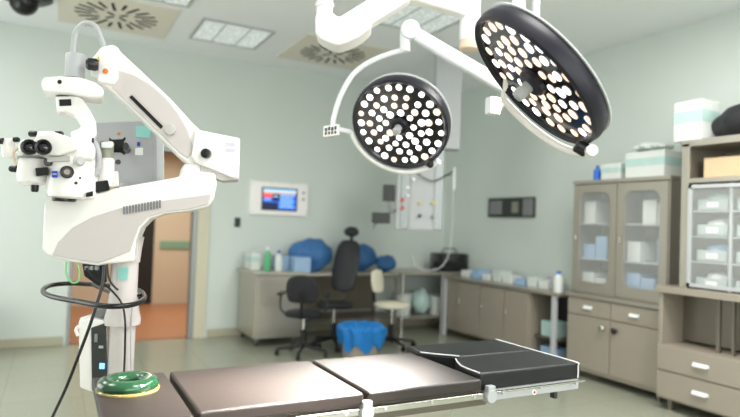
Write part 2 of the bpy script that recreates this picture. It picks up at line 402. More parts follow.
# blue wrapped bundles on the desk
for k, (px, py, r, sc, lab) in enumerate([(311, 254, .31, (1, .6, .72), 'large blue wrapped bundle on the desk, left of the chair back'),
                                   (359, 252, .26, (1.1, .6, .75), 'large blue wrapped bundle on the desk, right of the chair back'),
                                   (386, 263, .14, (1.1, .8, .85), 'small blue wrapped bundle at the right end of the desk')]):
    p = W(px, py, Y=7.45 - (.15 if k == 2 else 0)); mb = MB(); mb.ball((p.x, p.y, .9+r*sc[2]*.96), r, 'blue_drape', sc, noise=.16, seed=k*5, sub=4)
    tag(mb.build('cloth_bundle', None, None), lab, 'bundle', 'blue wrapped bundles on the desk')
p = W(298, 264, Y=7.3); carton('paper_packet', (p.x-.1, 7.15, .9), (p.x+.12, 7.35, 1.1), 'pack_blue', 'pale blue packet on the desk beside the grey cabinet', 'packet')

# ------------------------------------------------------------------ chairs, stool and bin
def office_chair(name, label, x, y, rz, fab, seat_z=.52, back=True, tall=.62, lean=.12, arms=True, headrest=False, shell='black'):
    t = thing(name, label, 'chair', (x, y, 0), rz, 'wheeled chairs by the desk')
    for k in range(5):
        a = 2*math.pi*k/5+.3; e = Vector((math.cos(a)*.3, math.sin(a)*.3, .075))
        mb = MB(); mb.tube([(0, 0, .12), e*.5+Vector((0, 0, .055)), e], lambda q: .026-.01*q, shell, n=8); lg = mb.build('base_leg', None, t, local=True)
        mb = MB(); mb.cyl((e.x-.02, e.y, .032), (e.x+.02, e.y, .032), .032, m='black', n=14); mb.cyl((e.x, e.y, .032), (e.x, e.y, .08), .01, m='black', n=8); mb.build('caster', None, lg, local=True)
    mb = MB(); mb.cyl((0, 0, .08), (0, 0, .3), .035, m=shell); mb.cyl((0, 0, .3), (0, 0, seat_z-.05), .018, m='chrome'); mb.build('column', None, t, local=True)
    mb = MB(); mb.lathe([(.15, 0), (.225, .015), (.235, .045), (.2, .07), (.05, .078)], (0, 0, seat_z-.06), m=fab, n=28); mb.build('seat', None, t, local=True)
    if back:
        mb = MB(); n = 7; rings = []
        z0 = seat_z+.12; w0 = .2
        for i in range(n+1):
            v = i/n; z = z0+tall*v; wv = w0*(.75+.6*v*(1-v)*1.4) if v < .98 else w0*.55; y_ = .2+lean*v
            rr = []
            for j in range(16):
                a = 2*math.pi*j/16; rr.append(mb.bm.verts.new((math.cos(a)*wv, y_+math.sin(a)*.035-.03*(1-abs(math.cos(a))), z)))
            rings.append(rr)
        mb.skin(rings); mb.build('backrest', fab, t, local=True, sub=1)
        MB().tube([(0, .05, seat_z-.04), (0, .24, seat_z-.02), (0, .25+lean*.3, seat_z+.25)], .016, shell).build('back_support', None, t, local=True)
        if headrest: 
            MB().ball((0, .24+lean, z0+tall+.1), .1, fab, (1.1, .45, .7)).build('headrest', None, t, local=True)
            MB().tube([(0, .23+lean, z0+tall-.12), (0, .26+lean, z0+tall), (0, .24+lean, z0+tall+.1)], .022, shell).build('headrest_stalk', None, t, local=True)
    if arms:
        for s in (-1, 1):
            mb = MB(); mb.tube([(s*.2, .08, seat_z-.02), (s*.27, .08, seat_z+.05), (s*.27, .06, seat_z+.2)], .013, shell, smooth=2); mb.box((s*.27-.03, -.1, seat_z+.2), (s*.27+.03, .15, seat_z+.225), shell); mb.build('armrest', None, t, local=True)
    return t
p = W(328, 345, z=0); office_chair('office_chair', 'tall dark office chair with headrest turned sideways before the blue bundles', p.x+.02, 6.8, rad(-50), 'black_soft', .55, True, .68, .2, False, True)
p = W(296, 352, z=0); office_chair('office_chair', 'low dark wheeled chair in front of the grey steel cabinet', p.x+.02, 6.5, rad(150), 'black_soft', .5, True, .33, .06, True)
p = W(384, 345, z=0); office_chair('office_chair', 'cream padded wheeled chair right of the blue lined bin', p.x+.02, 6.55, rad(38), 'cream_seat', .56, True, .3, .04, False)
q = W(350, 353, z=0); bn = thing('waste_bin', 'round steel bin with a blue bag folded over its rim', 'bin', (q.x, q.y-.28, 0))
MB().lathe([(.2, 0), (.21, .01), (.23, .27), (.22, .275)], (0, 0, 0), m='steel_beige', n=28).build('bucket', None, bn, local=True)
mb = MB(); prof = [(.245, .14), (.26, .2), (.275, .3), (.28, .36), (.25, .39), (.19, .37), (.15, .33), (.02, .31)]; rings = []
for r, z in prof:
    rings.append([mb.bm.verts.new((math.cos(2*math.pi*i/40)*r*(1+.07*math.sin(i*1.7+z*9)), math.sin(2*math.pi*i/40)*r*(1+.07*math.sin(i*1.7+z*9)), z+(.05*math.sin(i*1.05) if z < .2 else .012*math.sin(i*2.2)))) for i in range(40)])
mb.skin(rings, cap=False); mb.bm.faces.new(rings[-1]); mb.build('bag', 'blue_bag', bn, local=True)
q = W(1, 330, z=0); pb = thing('pedal_bin', 'black bin at the left edge of the picture, against the wall', 'bin', (q.x-.25, 7.4, 0))
MB().lathe([(.17, 0), (.19, .02), (.2, .5), (.205, .52)], m='black', n=28).build('bucket', None, pb, local=True)
MB().lathe([(.21, 0), (.21, .03), (.12, .08), (.02, .09)], (0, 0, .52), m='black_soft', n=28).build('lid', None, pb, local=True)

# ------------------------------------------------------------------ worktops in the far right corner
XF = 5.0
wt = thing('corner_worktop', 'steel worktop with open shelf below in the corner right of the cream chair', 'worktop', (4.9, 7.5, 0))
MB().box((4.32, 7.1, .86), (XR-.02, 7.83, .9)).build('top', 'steel', wt, bevel=.006)
MB().box((4.36, 7.2, .22), (XR-.05, 7.8, .25)).build('shelf', 'steel', wt)
for x in (4.37, 5.05): MB().cyl((x, 7.15, 0), (x, 7.15, .86), .022).build('leg', 'chrome', wt)
for x, m_, lab, h_ in ((4.55, 'plastic_clear', 'pale plastic tub on the shelf below the corner worktop, left one', .3), (4.87, 'pack_teal', 'greenish plastic bag on the shelf below the corner worktop, middle', .38), (5.18, 'pack_white', 'white plastic tub on the shelf below the corner worktop, right one', .25)):
    mb = MB(); mb.ball((x, 7.45, .25+h_*.48), .16, m_, (.9, .9, h_/.33), noise=.18, seed=x) if m_ == 'pack_teal' else mb.lathe([(.12, 0), (.15, h_), (.16, h_+.01), (.14, h_+.02)], (x, 7.45, .25), m=m_, n=20)
    tag(mb.build('storage_bag' if m_ == 'pack_teal' else 'plastic_tub', None), lab, 'bag' if m_ == 'pack_teal' else 'tub')
wc = thing('worktop_counter', 'long steel counter with brown grey cupboard fronts below the control plate', 'counter', (5.3, 6.0, 0))
MB().box((XF, 4.84, .82), (XR-.02, 7.09, .86)).build('top', 'steel', wc, bevel=.006)
MB().box((XF+.05, 5.32, .1), (XR-.03, 7.0, .82)).build('body', 'steel_beige', wc)
for (y0, y1) in ((5.34, 5.76), (5.78, 6.24), (6.26, 6.72)):
    d_ = MB().box((XF+.02, y0, .13), (XF+.05, y1, .8)).build('door', 'steel_beige', wc, bevel=.004)
    MB().cyl((XF+.005, y1-.05, .5), (XF+.005, y1-.05, .58), .008).build('handle', 'chrome', d_)
for y in (4.92, 7.04): 
    MB().box((XF+.0, y-.025, 0), (XF+.05, y+.025, .82)).build('leg', 'light_grey', wc, bevel=.004)
MB().box((XR-.06, 4.9, .1), (XR-.04, 5.3, .82)).build('shade_panel', 'black_soft', wc)  # black sheet added so the open gap reads as shaded
MB().box((XF+.1, 4.9, .3), (XR-.05, 5.3, .32)).build('open_shelf', 'steel_dark', wc)
tag(MB().box((XF+.14, 5.0, .32), (XF+.34, 5.24, .5), 'pack_teal').build('equipment_box', None, bevel=.01), 'teal box on the narrow open shelf at the near end of the counter', 'box')
tag(MB().box((XF+.14, 4.98, .0), (XF+.34, 5.24, .2), 'pack_blue').build('equipment_box', None, bevel=.01), 'pale blue box on the floor below the narrow open shelf', 'box')
# wire basket on the counter end
q = W(451, 262, z=.9); bk = thing('wire_basket', 'black wire basket standing on the corner worktop', 'basket', (5.3, 7.35, .9))
mb = MB(); hw, hd, hb = .22, .17, .26
for k in range(9):
    z = hb*k/8; 
    for s in (-1, 1): mb.box((-hw, s*hd-.004, z-.004), (hw, s*hd+.004, z+.004)); mb.box((s*hw-.004, -hd, z-.004), (s*hw+.004, hd, z+.004))
for k in range(17):
    x = -hw+2*hw*k/16
    for s in (-1, 1): mb.box((x-.004, s*hd-.005, 0), (x+.004, s*hd+.005, hb))
for k in range(9):
    y = -hd+2*hd*k/8
    for s in (-1, 1): mb.box((s*hw-.005, y-.004, 0), (s*hw+.005, y+.004, hb))
mb.box((-hw, -hd, 0), (hw, hd, .008)); mb.build('cage', 'wire_mesh', bk, local=True)
MB().tube([(-.12, 0, hb), (-.11, 0, hb+.07), (.11, 0, hb+.07), (.12, 0, hb)], .009, smooth=2).build('handle', 'wire_mesh', bk, local=True)
MB().box((-.19, -.13, .01), (.17, .13, .14)).build('instrument_tray', 'plate_dark', bk, local=True, bevel=.005)
ys = [6.85, 6.6, 6.38, 6.15, 5.95, 5.72, 5.5, 5.3]
hs = [.09, .12, .08, .14, .1, .08, .13, .1]; ms = ['pack_white', 'pack_blue', 'pack_white', 'plastic_clear', 'pack_white', 'pack_blue', 'plastic_clear', 'pack_white']
wds = ['first from the wire basket', 'second from the wire basket', 'third from the wire basket', 'fourth from the wire basket', 'fourth from the near end bottle', 'third from the near end bottle', 'second from the near end bottle', 'next to the near end bottle']
for k, y in enumerate(ys):
    colr = {'pack_white': 'white', 'pack_blue': 'pale blue', 'plastic_clear': 'clear grey'}[ms[k]]
    carton('supply_box', (5.22, y-.08, .86), (5.42, y+.08, .86+hs[k]), ms[k], 'small %s supply box on the long counter, %s' % (colr, wds[k]), 'box', 'supply boxes along the long counter')
bottle(5.14, 4.98, .86, .06, .24, 'pack_white', 'bright_blue', 'white bottle with a blue cap at the near end of the long counter')

# ------------------------------------------------------------------ glass fronted cabinet on drawers
Y0, Y1 = 3.56, 4.72; gx = XF
gc = thing('instrument_cabinet', 'beige steel cabinet with two arched glass doors over drawers and cupboard', 'cabinet', (5.28, 4.14, 0))
MB().box((gx+.02, Y0+.01, .08), (XR-.02, Y1-.01, .86)).build('base_body', 'steel_beige', gc, bevel=.004)
MB().box((gx-.02, Y0, .86), (XR-.02, Y1+.01, .9)).build('counter_top', 'steel', gc, bevel=.006)
ym = (Y0+Y1)/2
for (a, c) in ((Y0+.02, ym-.005), (ym+.005, Y1-.02)):
    d_ = MB().box((gx, a, .68), (gx+.02, c, .85)).build('drawer', 'steel_beige', gc, bevel=.004)
    mb = MB(); yc = (a+c)/2; mb.prism([(gx, yc-.055, .77), (gx, yc+.055, .77), (gx-.025, yc+.05, .75), (gx-.025, yc-.05, .75)], (0, 0, .008)); mb.box((gx-.004, yc-.05, .745), (gx, yc+.05, .78)); mb.build('cup_handle', 'white_cool', d_)
    d_ = MB().box((gx, a, .12), (gx+.02, c, .665)).build('door', 'steel_beige', gc, bevel=.004)
    yk = c-.07 if c < ym else a+.07
    MB().lathe([(.012, 0), (.012, .02), (.03, .03), (.032, .04), (.02, .048)], (gx, yk, .58), (-1, 0, 0), n=18).build('knob', 'chrome' if c > ym else 'black', d_)
for x in (gx+.06, XR-.08):
    for y in (Y0+.06, Y1-.06): MB().cyl((x, y, 0), (x, y, .08), .02).build('foot', 'steel_dark', gc)
ux = gx+.06; zt = 2.1; zb = .9
mb = MB(); mb.box((XR-.05, Y0, zb), (XR-.03, Y1, zt)).box((ux+.02, Y0, zb), (XR-.03, Y0+.02, zt)).box((ux+.02, Y1-.02, zb), (XR-.03, Y1, zt)).box((ux, Y0-.01, zt-.02), (XR-.03, Y1+.01, zt+.02)).box((ux+.02, Y0, zb), (XR-.03, Y1, zb+.02)).box((ux+.02, ym-.01, zb), (XR-.03, ym+.01, zt))
mb.build('upper_body', 'steel', gc, bevel=.003)
MB().box((XR-.055, Y0+.02, zb+.02), (XR-.05, Y1-.02, zt-.02)).build('shade_panel', 'steel_dark', gc)  # extra dark backing, interior shade put into its colour
def arch_door(y0, y1, z0, z1, x, parent, fr=.085):
    mb = MB(); iy0, iy1, iz0, iz1 = y0+fr, y1-fr, z0+fr+.02, z1-fr; r = .09; inner = []
    def arc(cy, cz, a0, a1, n=6): return [(cy+r*math.cos(a0+(a1-a0)*i/n), cz+r*math.sin(a0+(a1-a0)*i/n)) for i in range(n+1)]
    P = math.pi
    inner = arc(iy0+r, iz0+r, P, 1.5*P)+arc(iy1-r, iz0+r, 1.5*P, 2*P)+arc(iy1-r, iz1-r, 0, .5*P)+arc(iy0+r, iz1-r, .5*P, P)
    outer = []
    for (y, z) in inner:
        dy, dz = y-(iy0+iy1)/2, z-(iz0+iz1)/2
        k = min(((y1-y0)/2)/max(abs(dy), 1e-6), ((z1-z0)/2)/max(abs(dz), 1e-6)); outer.append(((iy0+iy1)/2+dy*k if abs(dy*k) < (y1-y0)/2+1e-6 else 0, (iz0+iz1)/2+dz*k))
    off = (z0+z1)/2-(iz0+iz1)/2
    outer = [(y, z+off) for (y, z) in outer]
    # snap the nearest samples onto the corners
    for (cy, cz) in ((y0, z0), (y1, z0), (y1, z1), (y0, z1)):
        i = min(range(len(outer)), key=lambda i: (outer[i][0]-cy)**2+(outer[i][1]-cz)**2); outer[i] = (cy, cz)
    n = len(inner); V = []
    for xx in (x, x+.022):
        V.append(([mb.bm.verts.new((xx, y, z)) for y, z in inner], [mb.bm.verts.new((xx, y, z)) for y, z in outer]))
    for i in range(n):
        j = (i+1) % n
        for k in (0, 1): mb.bm.faces.new((V[k][0][i], V[k][0][j], V[k][1][j], V[k][1][i]))
        for k in (0, 1): mb.bm.faces.new((V[0][k][i], V[0][k][j], V[1][k][j], V[1][k][i]))
    d_ = mb.build('glass_door', 'steel', parent)
    MB().box((x+.008, iy0-.02, iz0-.02), (x+.012, iy1+.02, iz1+.02)).build('pane', 'glass', d_)
    MB().tube([(x, iy1+.03, (z0+z1)/2-.04), (x-.02, iy1+.03, (z0+z1)/2-.03), (x-.02, iy1+.03, (z0+z1)/2+.03), (x, iy1+.03, (z0+z1)/2+.04)], .005, smooth=0).build('handle', 'chrome', d_)
arch_door(Y0+.01, ym-.004, zb+.02, zt-.03, ux, gc); arch_door(ym+.004, Y1-.01, zb+.02, zt-.03, ux, gc)
SZ = [zb+.02, 1.28, 1.66]
for z in SZ[1:]: 
    for (a, c) in ((Y0+.02, ym-.01), (ym+.01, Y1-.02)): MB().box((ux+.06, a, z-.015), (XR-.05, c, z)).build('shelf', 'light_grey', gc)
row = ['bottom', 'middle', 'top']
for si, z in enumerate(SZ):
    for side, (a, c) in enumerate(((ym+.03, Y1-.04), (Y0+.04, ym-.03))):
        n = 3; wv = (c-a)/n
        for k in range(n):
            if (si + k + side) % 4 == 3: continue
            hh_ = [.2, .15, .24][(k+si+side*2) % 3]; mm = ['pack_white', 'pack_blue', 'pack_white', 'pack_blue', 'plastic_clear'][(k*2+si+side) % 5]
            y0_ = c-(k+1)*wv+.01
            lab = '%s packet on the %s shelf behind the %s glass door, %s' % ({'pack_white': 'white', 'pack_blue': 'pale blue', 'plastic_clear': 'pale grey'}[mm], row[si], ['left', 'right'][side], ['at its left end', 'in its middle', 'at its right end'][k])
            carton('supply_packet', (ux+.12, y0_, z), (XR-.12, y0_+wv-.02, z+hh_), mm, lab, 'packet', 'packets behind the arched glass doors')
# on top of the glass cabinet
bottle(5.2, 4.52, 2.12, .04, .17, 'bright_blue', 'deep_blue', 'small blue bottle on top of the arched glass cabinet')
carton('supply_box', (5.14, 4.18, 2.12), (5.42, 4.42, 2.29), 'pack_white', 'white box on top of the arched glass cabinet, beside the blue bottle', 'box', band='pack_teal')
carton('supply_box', (5.12, 3.66, 2.12), (5.44, 4.1, 2.38), 'pack_white', 'larger white and teal box on top of the arched glass cabinet', 'box', band='pack_teal')
mb = MB(); mb.ball((5.24, 3.86, 2.425), .14, 'plastic_clear', (1, 1.4, .32), noise=.35, seed=3, sub=4); tag(mb.build('plastic_bag', None), 'crumpled clear plastic bag on the larger white and teal box', 'bag')

# ------------------------------------------------------------------ tall cabinet at right
TY0, TY1, TU = 2.1, 3.5, 3.32; tx = 4.86; TH = 2.37
tc_ = thing('tall_cabinet', 'tall steel cabinet with glass front, open niche and drawers at the right edge', 'cabinet', (5.2, 2.8, 0))
mb = MB(); mb.box((XR-.05, TY0, 1.1), (XR-.02, TU, TH)).box((tx+.04, TY0, 1.1), (XR-.02, TY0+.03, TH)).box((tx+.04, TU-.03, 1.1), (XR-.02, TU, TH)).box((tx+.02, TY0, TH-.03), (XR-.02, TU+.01, TH+.03))
mb.box((tx+.02, TU-.07, 1.1), (tx+.05, TU, TH)).box((tx+.02, TY0, 1.1), (tx+.05, TY0+.07, TH)).box((tx+.02, TY0+.07, 2.02), (XR-.05, TU-.07, 2.06)); mb.build('upper_body', 'steel', tc_, bevel=.003)
MB().box((tx-.03, TY0-.02, 1.04), (XR-.02, TY1+.02, 1.1)).build('ledge', 'steel_beige', tc_, bevel=.006)
mb = MB(); mb.box((tx, TY0, .58), (XR-.02, TY0+.04, 1.04)).box((tx, TY1-.04, .58), (XR-.02, TY1, 1.04)).box((XR-.06, TY0, .58), (XR-.02, TY1, 1.04)).box((tx, TY0, .1), (XR-.02, TY1, .58)); mb.build('lower_body', 'steel_beige', tc_, bevel=.004)
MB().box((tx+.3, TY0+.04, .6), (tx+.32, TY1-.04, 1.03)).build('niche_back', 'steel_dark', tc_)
mb = MB(); mb.box((tx+.1, TY1-.5, .58), (tx+.13, TY1-.47, 1.04)).box((tx+.1, TY1-.62, .58), (tx+.13, TY1-.6, 1.04)); mb.build('divider', 'steel_dark', tc_)
for (z0, z1) in ((.36, .57), (.12, .34)):
    d_ = MB().box((tx-.02, TY0+.01, z0), (tx, TY1-.01, z1)).build('drawer', 'steel_beige', tc_, bevel=.004)
    for yc in (TY1-.42,):
        mb = MB(); zc = (z0+z1)/2; mb.prism([(tx-.02, yc-.07, zc+.01), (tx-.02, yc+.07, zc+.01), (tx-.05, yc+.06, zc-.01), (tx-.05, yc-.06, zc-.01)], (0, 0, .01)); mb.box((tx-.025, yc-.07, zc-.01), (tx-.02, yc+.07, zc+.02)); mb.build('cup_handle', 'white_cool', d_)
for x in (tx+.08, XR-.1):
    for y in (TY0+.08, TY1-.08): MB().cyl((x, y, 0), (x, y, .1), .025).build('foot', 'steel_dark', tc_)
# sliding glass door with its frame
mb = MB(); ga, gb, gz0, gz1 = TU-.72, TU-.08, 1.12, 2.0
mb.box((tx+.0, ga, gz0), (tx+.02, gb, gz0+.03)).box((tx, ga, gz1-.03), (tx+.02, gb, gz1)).box((tx, ga, gz0), (tx+.02, ga+.03, gz1)).box((tx, gb-.03, gz0), (tx+.02, gb, gz1)); d_ = mb.build('sliding_door', 'light_grey', tc_)
MB().box((tx+.008, ga+.03, gz0+.03), (tx+.012, gb-.03, gz1-.03)).build('pane', 'glass', d_)
for k, z in enumerate((1.34, 1.56, 1.78)): MB().box((tx+.08, TY0+.05, z-.012), (XR-.06, TU-.05, z)).build('shelf', 'light_grey', tc_)
MB().box((tx+.07, TU-.42, 1.1), (tx+.09, TU-.4, 2.02)).build('upright', 'light_grey', tc_)
for k, z in enumerate((1.1, 1.34, 1.56, 1.78)):
    for j, yc in enumerate((TU-.24, TU-.58, TU-.92)):
        lab = 'clear plastic tray with white packs in the tall cabinet, %s shelf, %s' % (['lowest', 'second', 'third', 'highest'][k], ['left column', 'middle column', 'right column'][j])
        t = thing('supply_tray', lab, 'tray', (tx+.26, yc, z), 0, 'trays in the tall glass cabinet')
        mb = MB(); x0_, x1_, y0_, y1_ = tx+.1, tx+.42, yc-.14, yc+.14
        mb.box((x0_, y0_, z), (x1_, y1_, z+.01)).box((x0_, y0_, z), (x0_+.008, y1_, z+.1)).box((x1_-.008, y0_, z), (x1_, y1_, z+.1)).box((x0_, y0_, z), (x1_, y0_+.008, z+.1)).box((x0_, y1_-.008, z), (x1_, y1_, z+.1))
        mb.build('bin', 'tray', t)
        pk_ = MB().ball((tx+.22, yc, z+.1), .1, ['pack_white', 'pack_blue', 'pack_white', 'pack_teal'][(k+j) % 4], (.9, 1.05, .55), noise=.25, seed=k*3+j).build('contents', None, t)
        MB().box((x0_-.004, yc-.05, z+.03), (x0_, yc+.05, z+.075)).build('paper_tag', 'paper', t)
carton('cardboard_box', (tx+.12, TU-.95, 2.06), (tx+.45, TU-.14, 2.24), 'cardboard', 'long tan cardboard box in the open top of the tall cabinet', 'box')
carton('glove_carton', (tx+.06, TU-.15, TH+.03), (tx+.32, TU+.11, TH+.39), 'pack_white', 'white and teal carton on top of the tall cabinet', 'carton', band='pack_teal')
mb = MB(); mb.ball((tx+.33, TU-.55, TH+.16), .38, 'black_soft', (.7, 1.15, .5), noise=.12, seed=2, sub=4); tag(mb.build('black_bag', None), 'black bag on top of the tall cabinet at the right edge', 'bag')

# ------------------------------------------------------------------ service pendant (gas and power outlets)
pd_ = 7.1
def pp(px, py, d=pd_): return W(px, py, d=d)
pt = pp(445, 200); sp = thing('service_pendant', 'grey ceiling hung service column with gas outlets behind the round surgical lamp', 'medical pendant', (pt.x, pt.y, HC))
H_ = Vector((RT.x, RT.y, 0)).normalized(); FW = Vector((F.x, F.y, 0)).normalized(); Z = Vector((0, 0, 1))
a = pp(432, 170); c = pp(458, 170); wv = (c-a).length
z_t = HC; z_m = pp(445, 150).z
mid = (a+c)/2
MB().obox((mid.x, mid.y, (z_t+z_m)/2), H_*wv, FW*.2, Z*(z_t-z_m), 'monitor_grey').build('column', None, sp, bevel=.01)
a = pp(396, 172); c = pp(441, 258); zc0 = pp(420, 230).z; zc1 = z_m+.02
mid = (a+c)/2; ww = 45/FPX*pd_
hd = MB().obox((mid.x, mid.y, (zc0+zc1)/2), H_*ww, FW*.16, Z*(zc1-zc0), 'monitor_grey').build('head_panel', None, sp, bevel=.008)
def onp(px, py, dd=.085): 
    q = pp(px, py); k = (q-mid).dot(H_); return Vector((mid.x, mid.y, 0))+H_*k-FW*dd+Z*q.z
for px in (404, 437):
    q = onp(px, 215); MB().obox((q.x, q.y, (zc0+zc1)/2), H_*.1, FW*.03, Z*(zc1-zc0-.02), 'frame_grey').build('side_rail', None, sp, bevel=.005)
for (px, py, m_, r) in ((402, 200, 'red', .024), (402, 208, 'red', .024), (407, 196, 'paper', .02), (407, 188, 'paper', .02), (419, 203, 'yellow', .02), (432, 203, 'yellow', .02), (419, 216, 'black', .022), (432, 217, 'mid_grey', .022), (413, 180, 'paper', .02)):
    q = onp(px, py, .1); MB().cyl(q, q-FW*.03, r, r*.8, n=14).build('outlet', m_, sp)
q0 = onp(416, 174, .12); q1 = onp(432, 182, .14); q2 = onp(452, 172, .1)
MB().tube([q0, q1, q2], .008).build('cable', 'black', sp)
q0 = onp(412, 256, .1); q1 = onp(418, 268, .12); q2 = onp(440, 266, .12); q3 = onp(450, 240, .1); q4 = onp(453, 176, .1)
MB().tube([q0, q1, q2, q3, q4], .006, smooth=5).build('hose', 'light_grey', sp)
q = onp(453, 180, .1); MB().cyl(q-Z*.12, q+Z*.14, .018, n=12).build('flow_tube', 'plastic_clear', sp)
q1 = onp(441, 176, .06); MB().tube([q1, q+Z*.05], .012, smooth=0).build('tube_holder', 'steel', sp)
# patient monitor on an arm
q = pp(389, 193); MB().obox(q, H_*.15, FW*.05, Z*.2, 'plate_dark').build('small_monitor', None, sp, bevel=.01)
q2 = pp(381, 218); MB().obox(q2, H_*.22, FW*.08, Z*.13, 'plate_dark').build('control_box', None, sp, bevel=.01)
MB().tube([pp(372, 228), pp(378, 221), pp(390, 212), onp(398, 210, 0)], .02, smooth=2).build('arm', 'mid_grey', sp)
MB().tube([pp(389, 200), pp(389, 212)], .02, smooth=0).build('monitor_post', 'mid_grey', sp)

# ------------------------------------------------------------------ surgical lamps
def lamp(name, label, px, py, d, R_, nrm, warm, aim, thick):
    """nrm: face normal in camera axes (right, up, toward viewer)"""
    c = W(px, py, d=d); n = (RT*nrm[0]+UP*nrm[1]-F*nrm[2]).normalized()
    zax = -n; x = RT-zax*RT.dot(zax); x.normalize(); y = zax.cross(x)
    mt = Matrix((x, y, zax)).transposed().to_4x4(); mt.translation = c
    root = D.objects.new(name, None); COL.objects.link(root); root.matrix_world = mt; ROOTM[root.name] = mt.copy(); root.empty_display_size = .1
    tag(root, label, 'surgical lamp', 'ceiling hung surgical lamps'); root['kindless'] = 0; del root['kindless']
    th = R_*thick
    MB().lathe([(R_*.93, .012), (R_*.965, -.004), (R_, .006), (R_*1.015, th*.45), (R_*1.0, th*.8), (R_*.97, th)], m='lamp_black', n=72, cap=False).build('rim', None, root, local=True)
    MB().lathe([(R_*.97, th*.97), (R_*1.005, th*.99), (R_*1.005, th*1.03), (R_*.96, th*1.08), (R_*.5, th*1.15), (R_*.02, th*1.17)], m='white_cool', n=72, cap=False).build('top_cover', None, root, local=True)
    mb = MB(); mb.lathe([(R_*.94, .012), (R_*.9, .022), (.01, .022)], m='lamp_face', n=72, cap=False); face = mb.build('lens_plate', None, root, local=True)
    # LEDs in rings
    proto = {}
    k = 0
    for (rr, cnt, off) in ((.29, 8, 0), (.45, 12, .2), (.62, 17, .1), (.83, 23, .3)):
        for i in range(cnt):
            k += 1; a = 2*math.pi*i/cnt+off+random.uniform(-.03, .03); r = R_*rr*(1+random.uniform(-.03, .03))
            isw = random.random() < warm; s = R_*(.066+random.uniform(-.008, .01))
            if isw not in proto:
                o = MB().lathe([(1, 0), (1, -.12), (.7, -.3), (.05, -.36)], m='led_warm' if isw else 'led_cool', n=16, cap=False).build('led', None, face, local=True); proto[isw] = o
            else: o = proto[isw].copy(); COL.objects.link(o)
            o.location = (math.cos(a)*r, math.sin(a)*r, .021); o.scale = (s, s, s*.6)
    hb = MB().lathe([(R_*.19, .02), (R_*.19, .0), (R_*.15, -.012), (.01, -.014)], m='lamp_black', n=32, cap=False).build('hub', None, root, local=True)
    MB().lathe([(R_*.08, -.01), (R_*.07, -.03), (R_*.085, -.055), (R_*.07, -.075), (.003, -.08)], m='light_grey', n=20).build('handle', None, root, local=True)
    l = D.lights.new(name+'_beam', 'SPOT'); l.energy = 900 if warm < .5 else 2200; l.spot_size = rad(34); l.spot_blend = 1; l.shadow_soft_size = .25; l.color = (1, .95, .88)
    lo = D.objects.new('lamp_beam', l); COL.objects.link(lo); lo.parent = root; lo.location = (0, 0, -.09); tgt = W(*aim, z=.9); lo.matrix_parent_inverse = Matrix(); dl = mt.to_3x3().inverted() @ (tgt-(mt @ lo.location)); lo.rotation_euler = dl.to_track_quat('-Z', 'Y').to_euler()
    return root, mt, R_, th
R1 = .318
lamp1, m1, _, th1 = lamp('surgical_lamp', 'round surgical lamp with white LEDs nearly facing the camera, left of the tilted one', 399, 127, 3.76, R1, (-.31, -.58, .755), .28, (335, 376), .34)
R2 = .318
lamp2, m2, _, th2 = lamp('surgical_lamp', 'large surgical lamp with warm LEDs tilted steeply, at the top centre right', 531, 84, 2.27, R2, (-.738, -.674, .0), .72, (262, 388), .24)
def rail(mt, R_, th, root, a0, a1, n=18, k=1.06, dz=.02, r=.014):
    am = (a0+a1)/2; pm = mt.to_3x3() @ Vector((math.cos(am), math.sin(am), 0))
    if pm.dot(RT+UP) > 0: a1 += 2*math.pi if a1 < a0 else -2*math.pi
    pts = [mt @ Vector((math.cos(a)*R_*k, math.sin(a)*R_*k, dz)) for a in [a0+(a1-a0)*i/n for i in range(n+1)]]
    MB().tube(pts, r, 'white_paint', smooth=0, n=12).build('rail', None, root); return pts
def ang(mt, px, py, R_):
    def err(a):
        v = mt @ Vector((math.cos(a)*R_, math.sin(a)*R_, 0)) - CP; k = FPX/v.dot(F)
        return (370+v.dot(RT)*k-px)**2+(208.5-v.dot(UP)*k-py)**2
    return min((2*math.pi*i/360 for i in range(360)), key=err)
# lamp 1: rail under the rim, curved yoke, joint and spring arm
aL = ang(m1, 346, 134, R1*1.08); aR = ang(m1, 437, 163, R1*1.08)
if aL < 0: aL += 2*math.pi
if aR < 0: aR += 2*math.pi
pts = rail(m1, R1, th1, lamp1, aL, aR, k=1.08, dz=.01, r=.016)
def seg(a, b, r0, r1, m, name, root, n=20): return MB().cyl(a, b, r0, r1, m, n).build(name, None, root, bevel=.003)
def knob_at(pts, mt, root):
    q = pts[-1]; v = (mt.translation-q).normalized(); MB().lathe([(.016, .0), (.027, .01), (.027, .05), (.02, .056)], pts[-2], v-(mt.to_3x3() @ Z)*.3, 'black', 20).build('rail_knob', None, root)
q = pts[-1]; knob_at(pts, m1, lamp1)
MB().tube([pts[-2], q, q+(q-pts[-2])*.35], .022, 'white_cool', smooth=0).build('rail_end', None, lamp1)
yoke = [pts[0]] + [W(x, y, d=3.8) for x, y in ((334, 127), (335, 113), (341, 95), (351, 77), (363, 66), (378, 58), (395, 52), (404, 50))]
MB().tube(yoke, .017, 'white_cool', n=12).build('yoke_arm', None, lamp1)
c = W(331.5, 131, d=3.76); hx = W(340.5, 130, d=3.76)-W(324.5, 132, d=3.76)
pn = MB().obox(c, hx, FW*.04, Z*.07, 'white_paint').build('control_panel', None, lamp1, bevel=.005)
mb = MB(); hn = hx.normalized()
for k in range(4): mb.obox(c+hn*(-.034+.02*k)-FW*.021+Z*(.014 if k % 2 else .01), hn*.014, FW*.003, Z*.022, 'black'); mb.obox(c+hn*(-.034+.02*k)-FW*.021-Z*.014, hn*.012, FW*.003, Z*.018, 'black')
mb.build('buttons', None, pn)
p1 = W(405, 52, d=3.8); p2 = W(405, 33, d=3.8)
MB().cyl(p1, p2, .035, .035, 'white_cool').build('joint_post', None, lamp1, bevel=.006)
kn = W(410, 31, d=3.8)
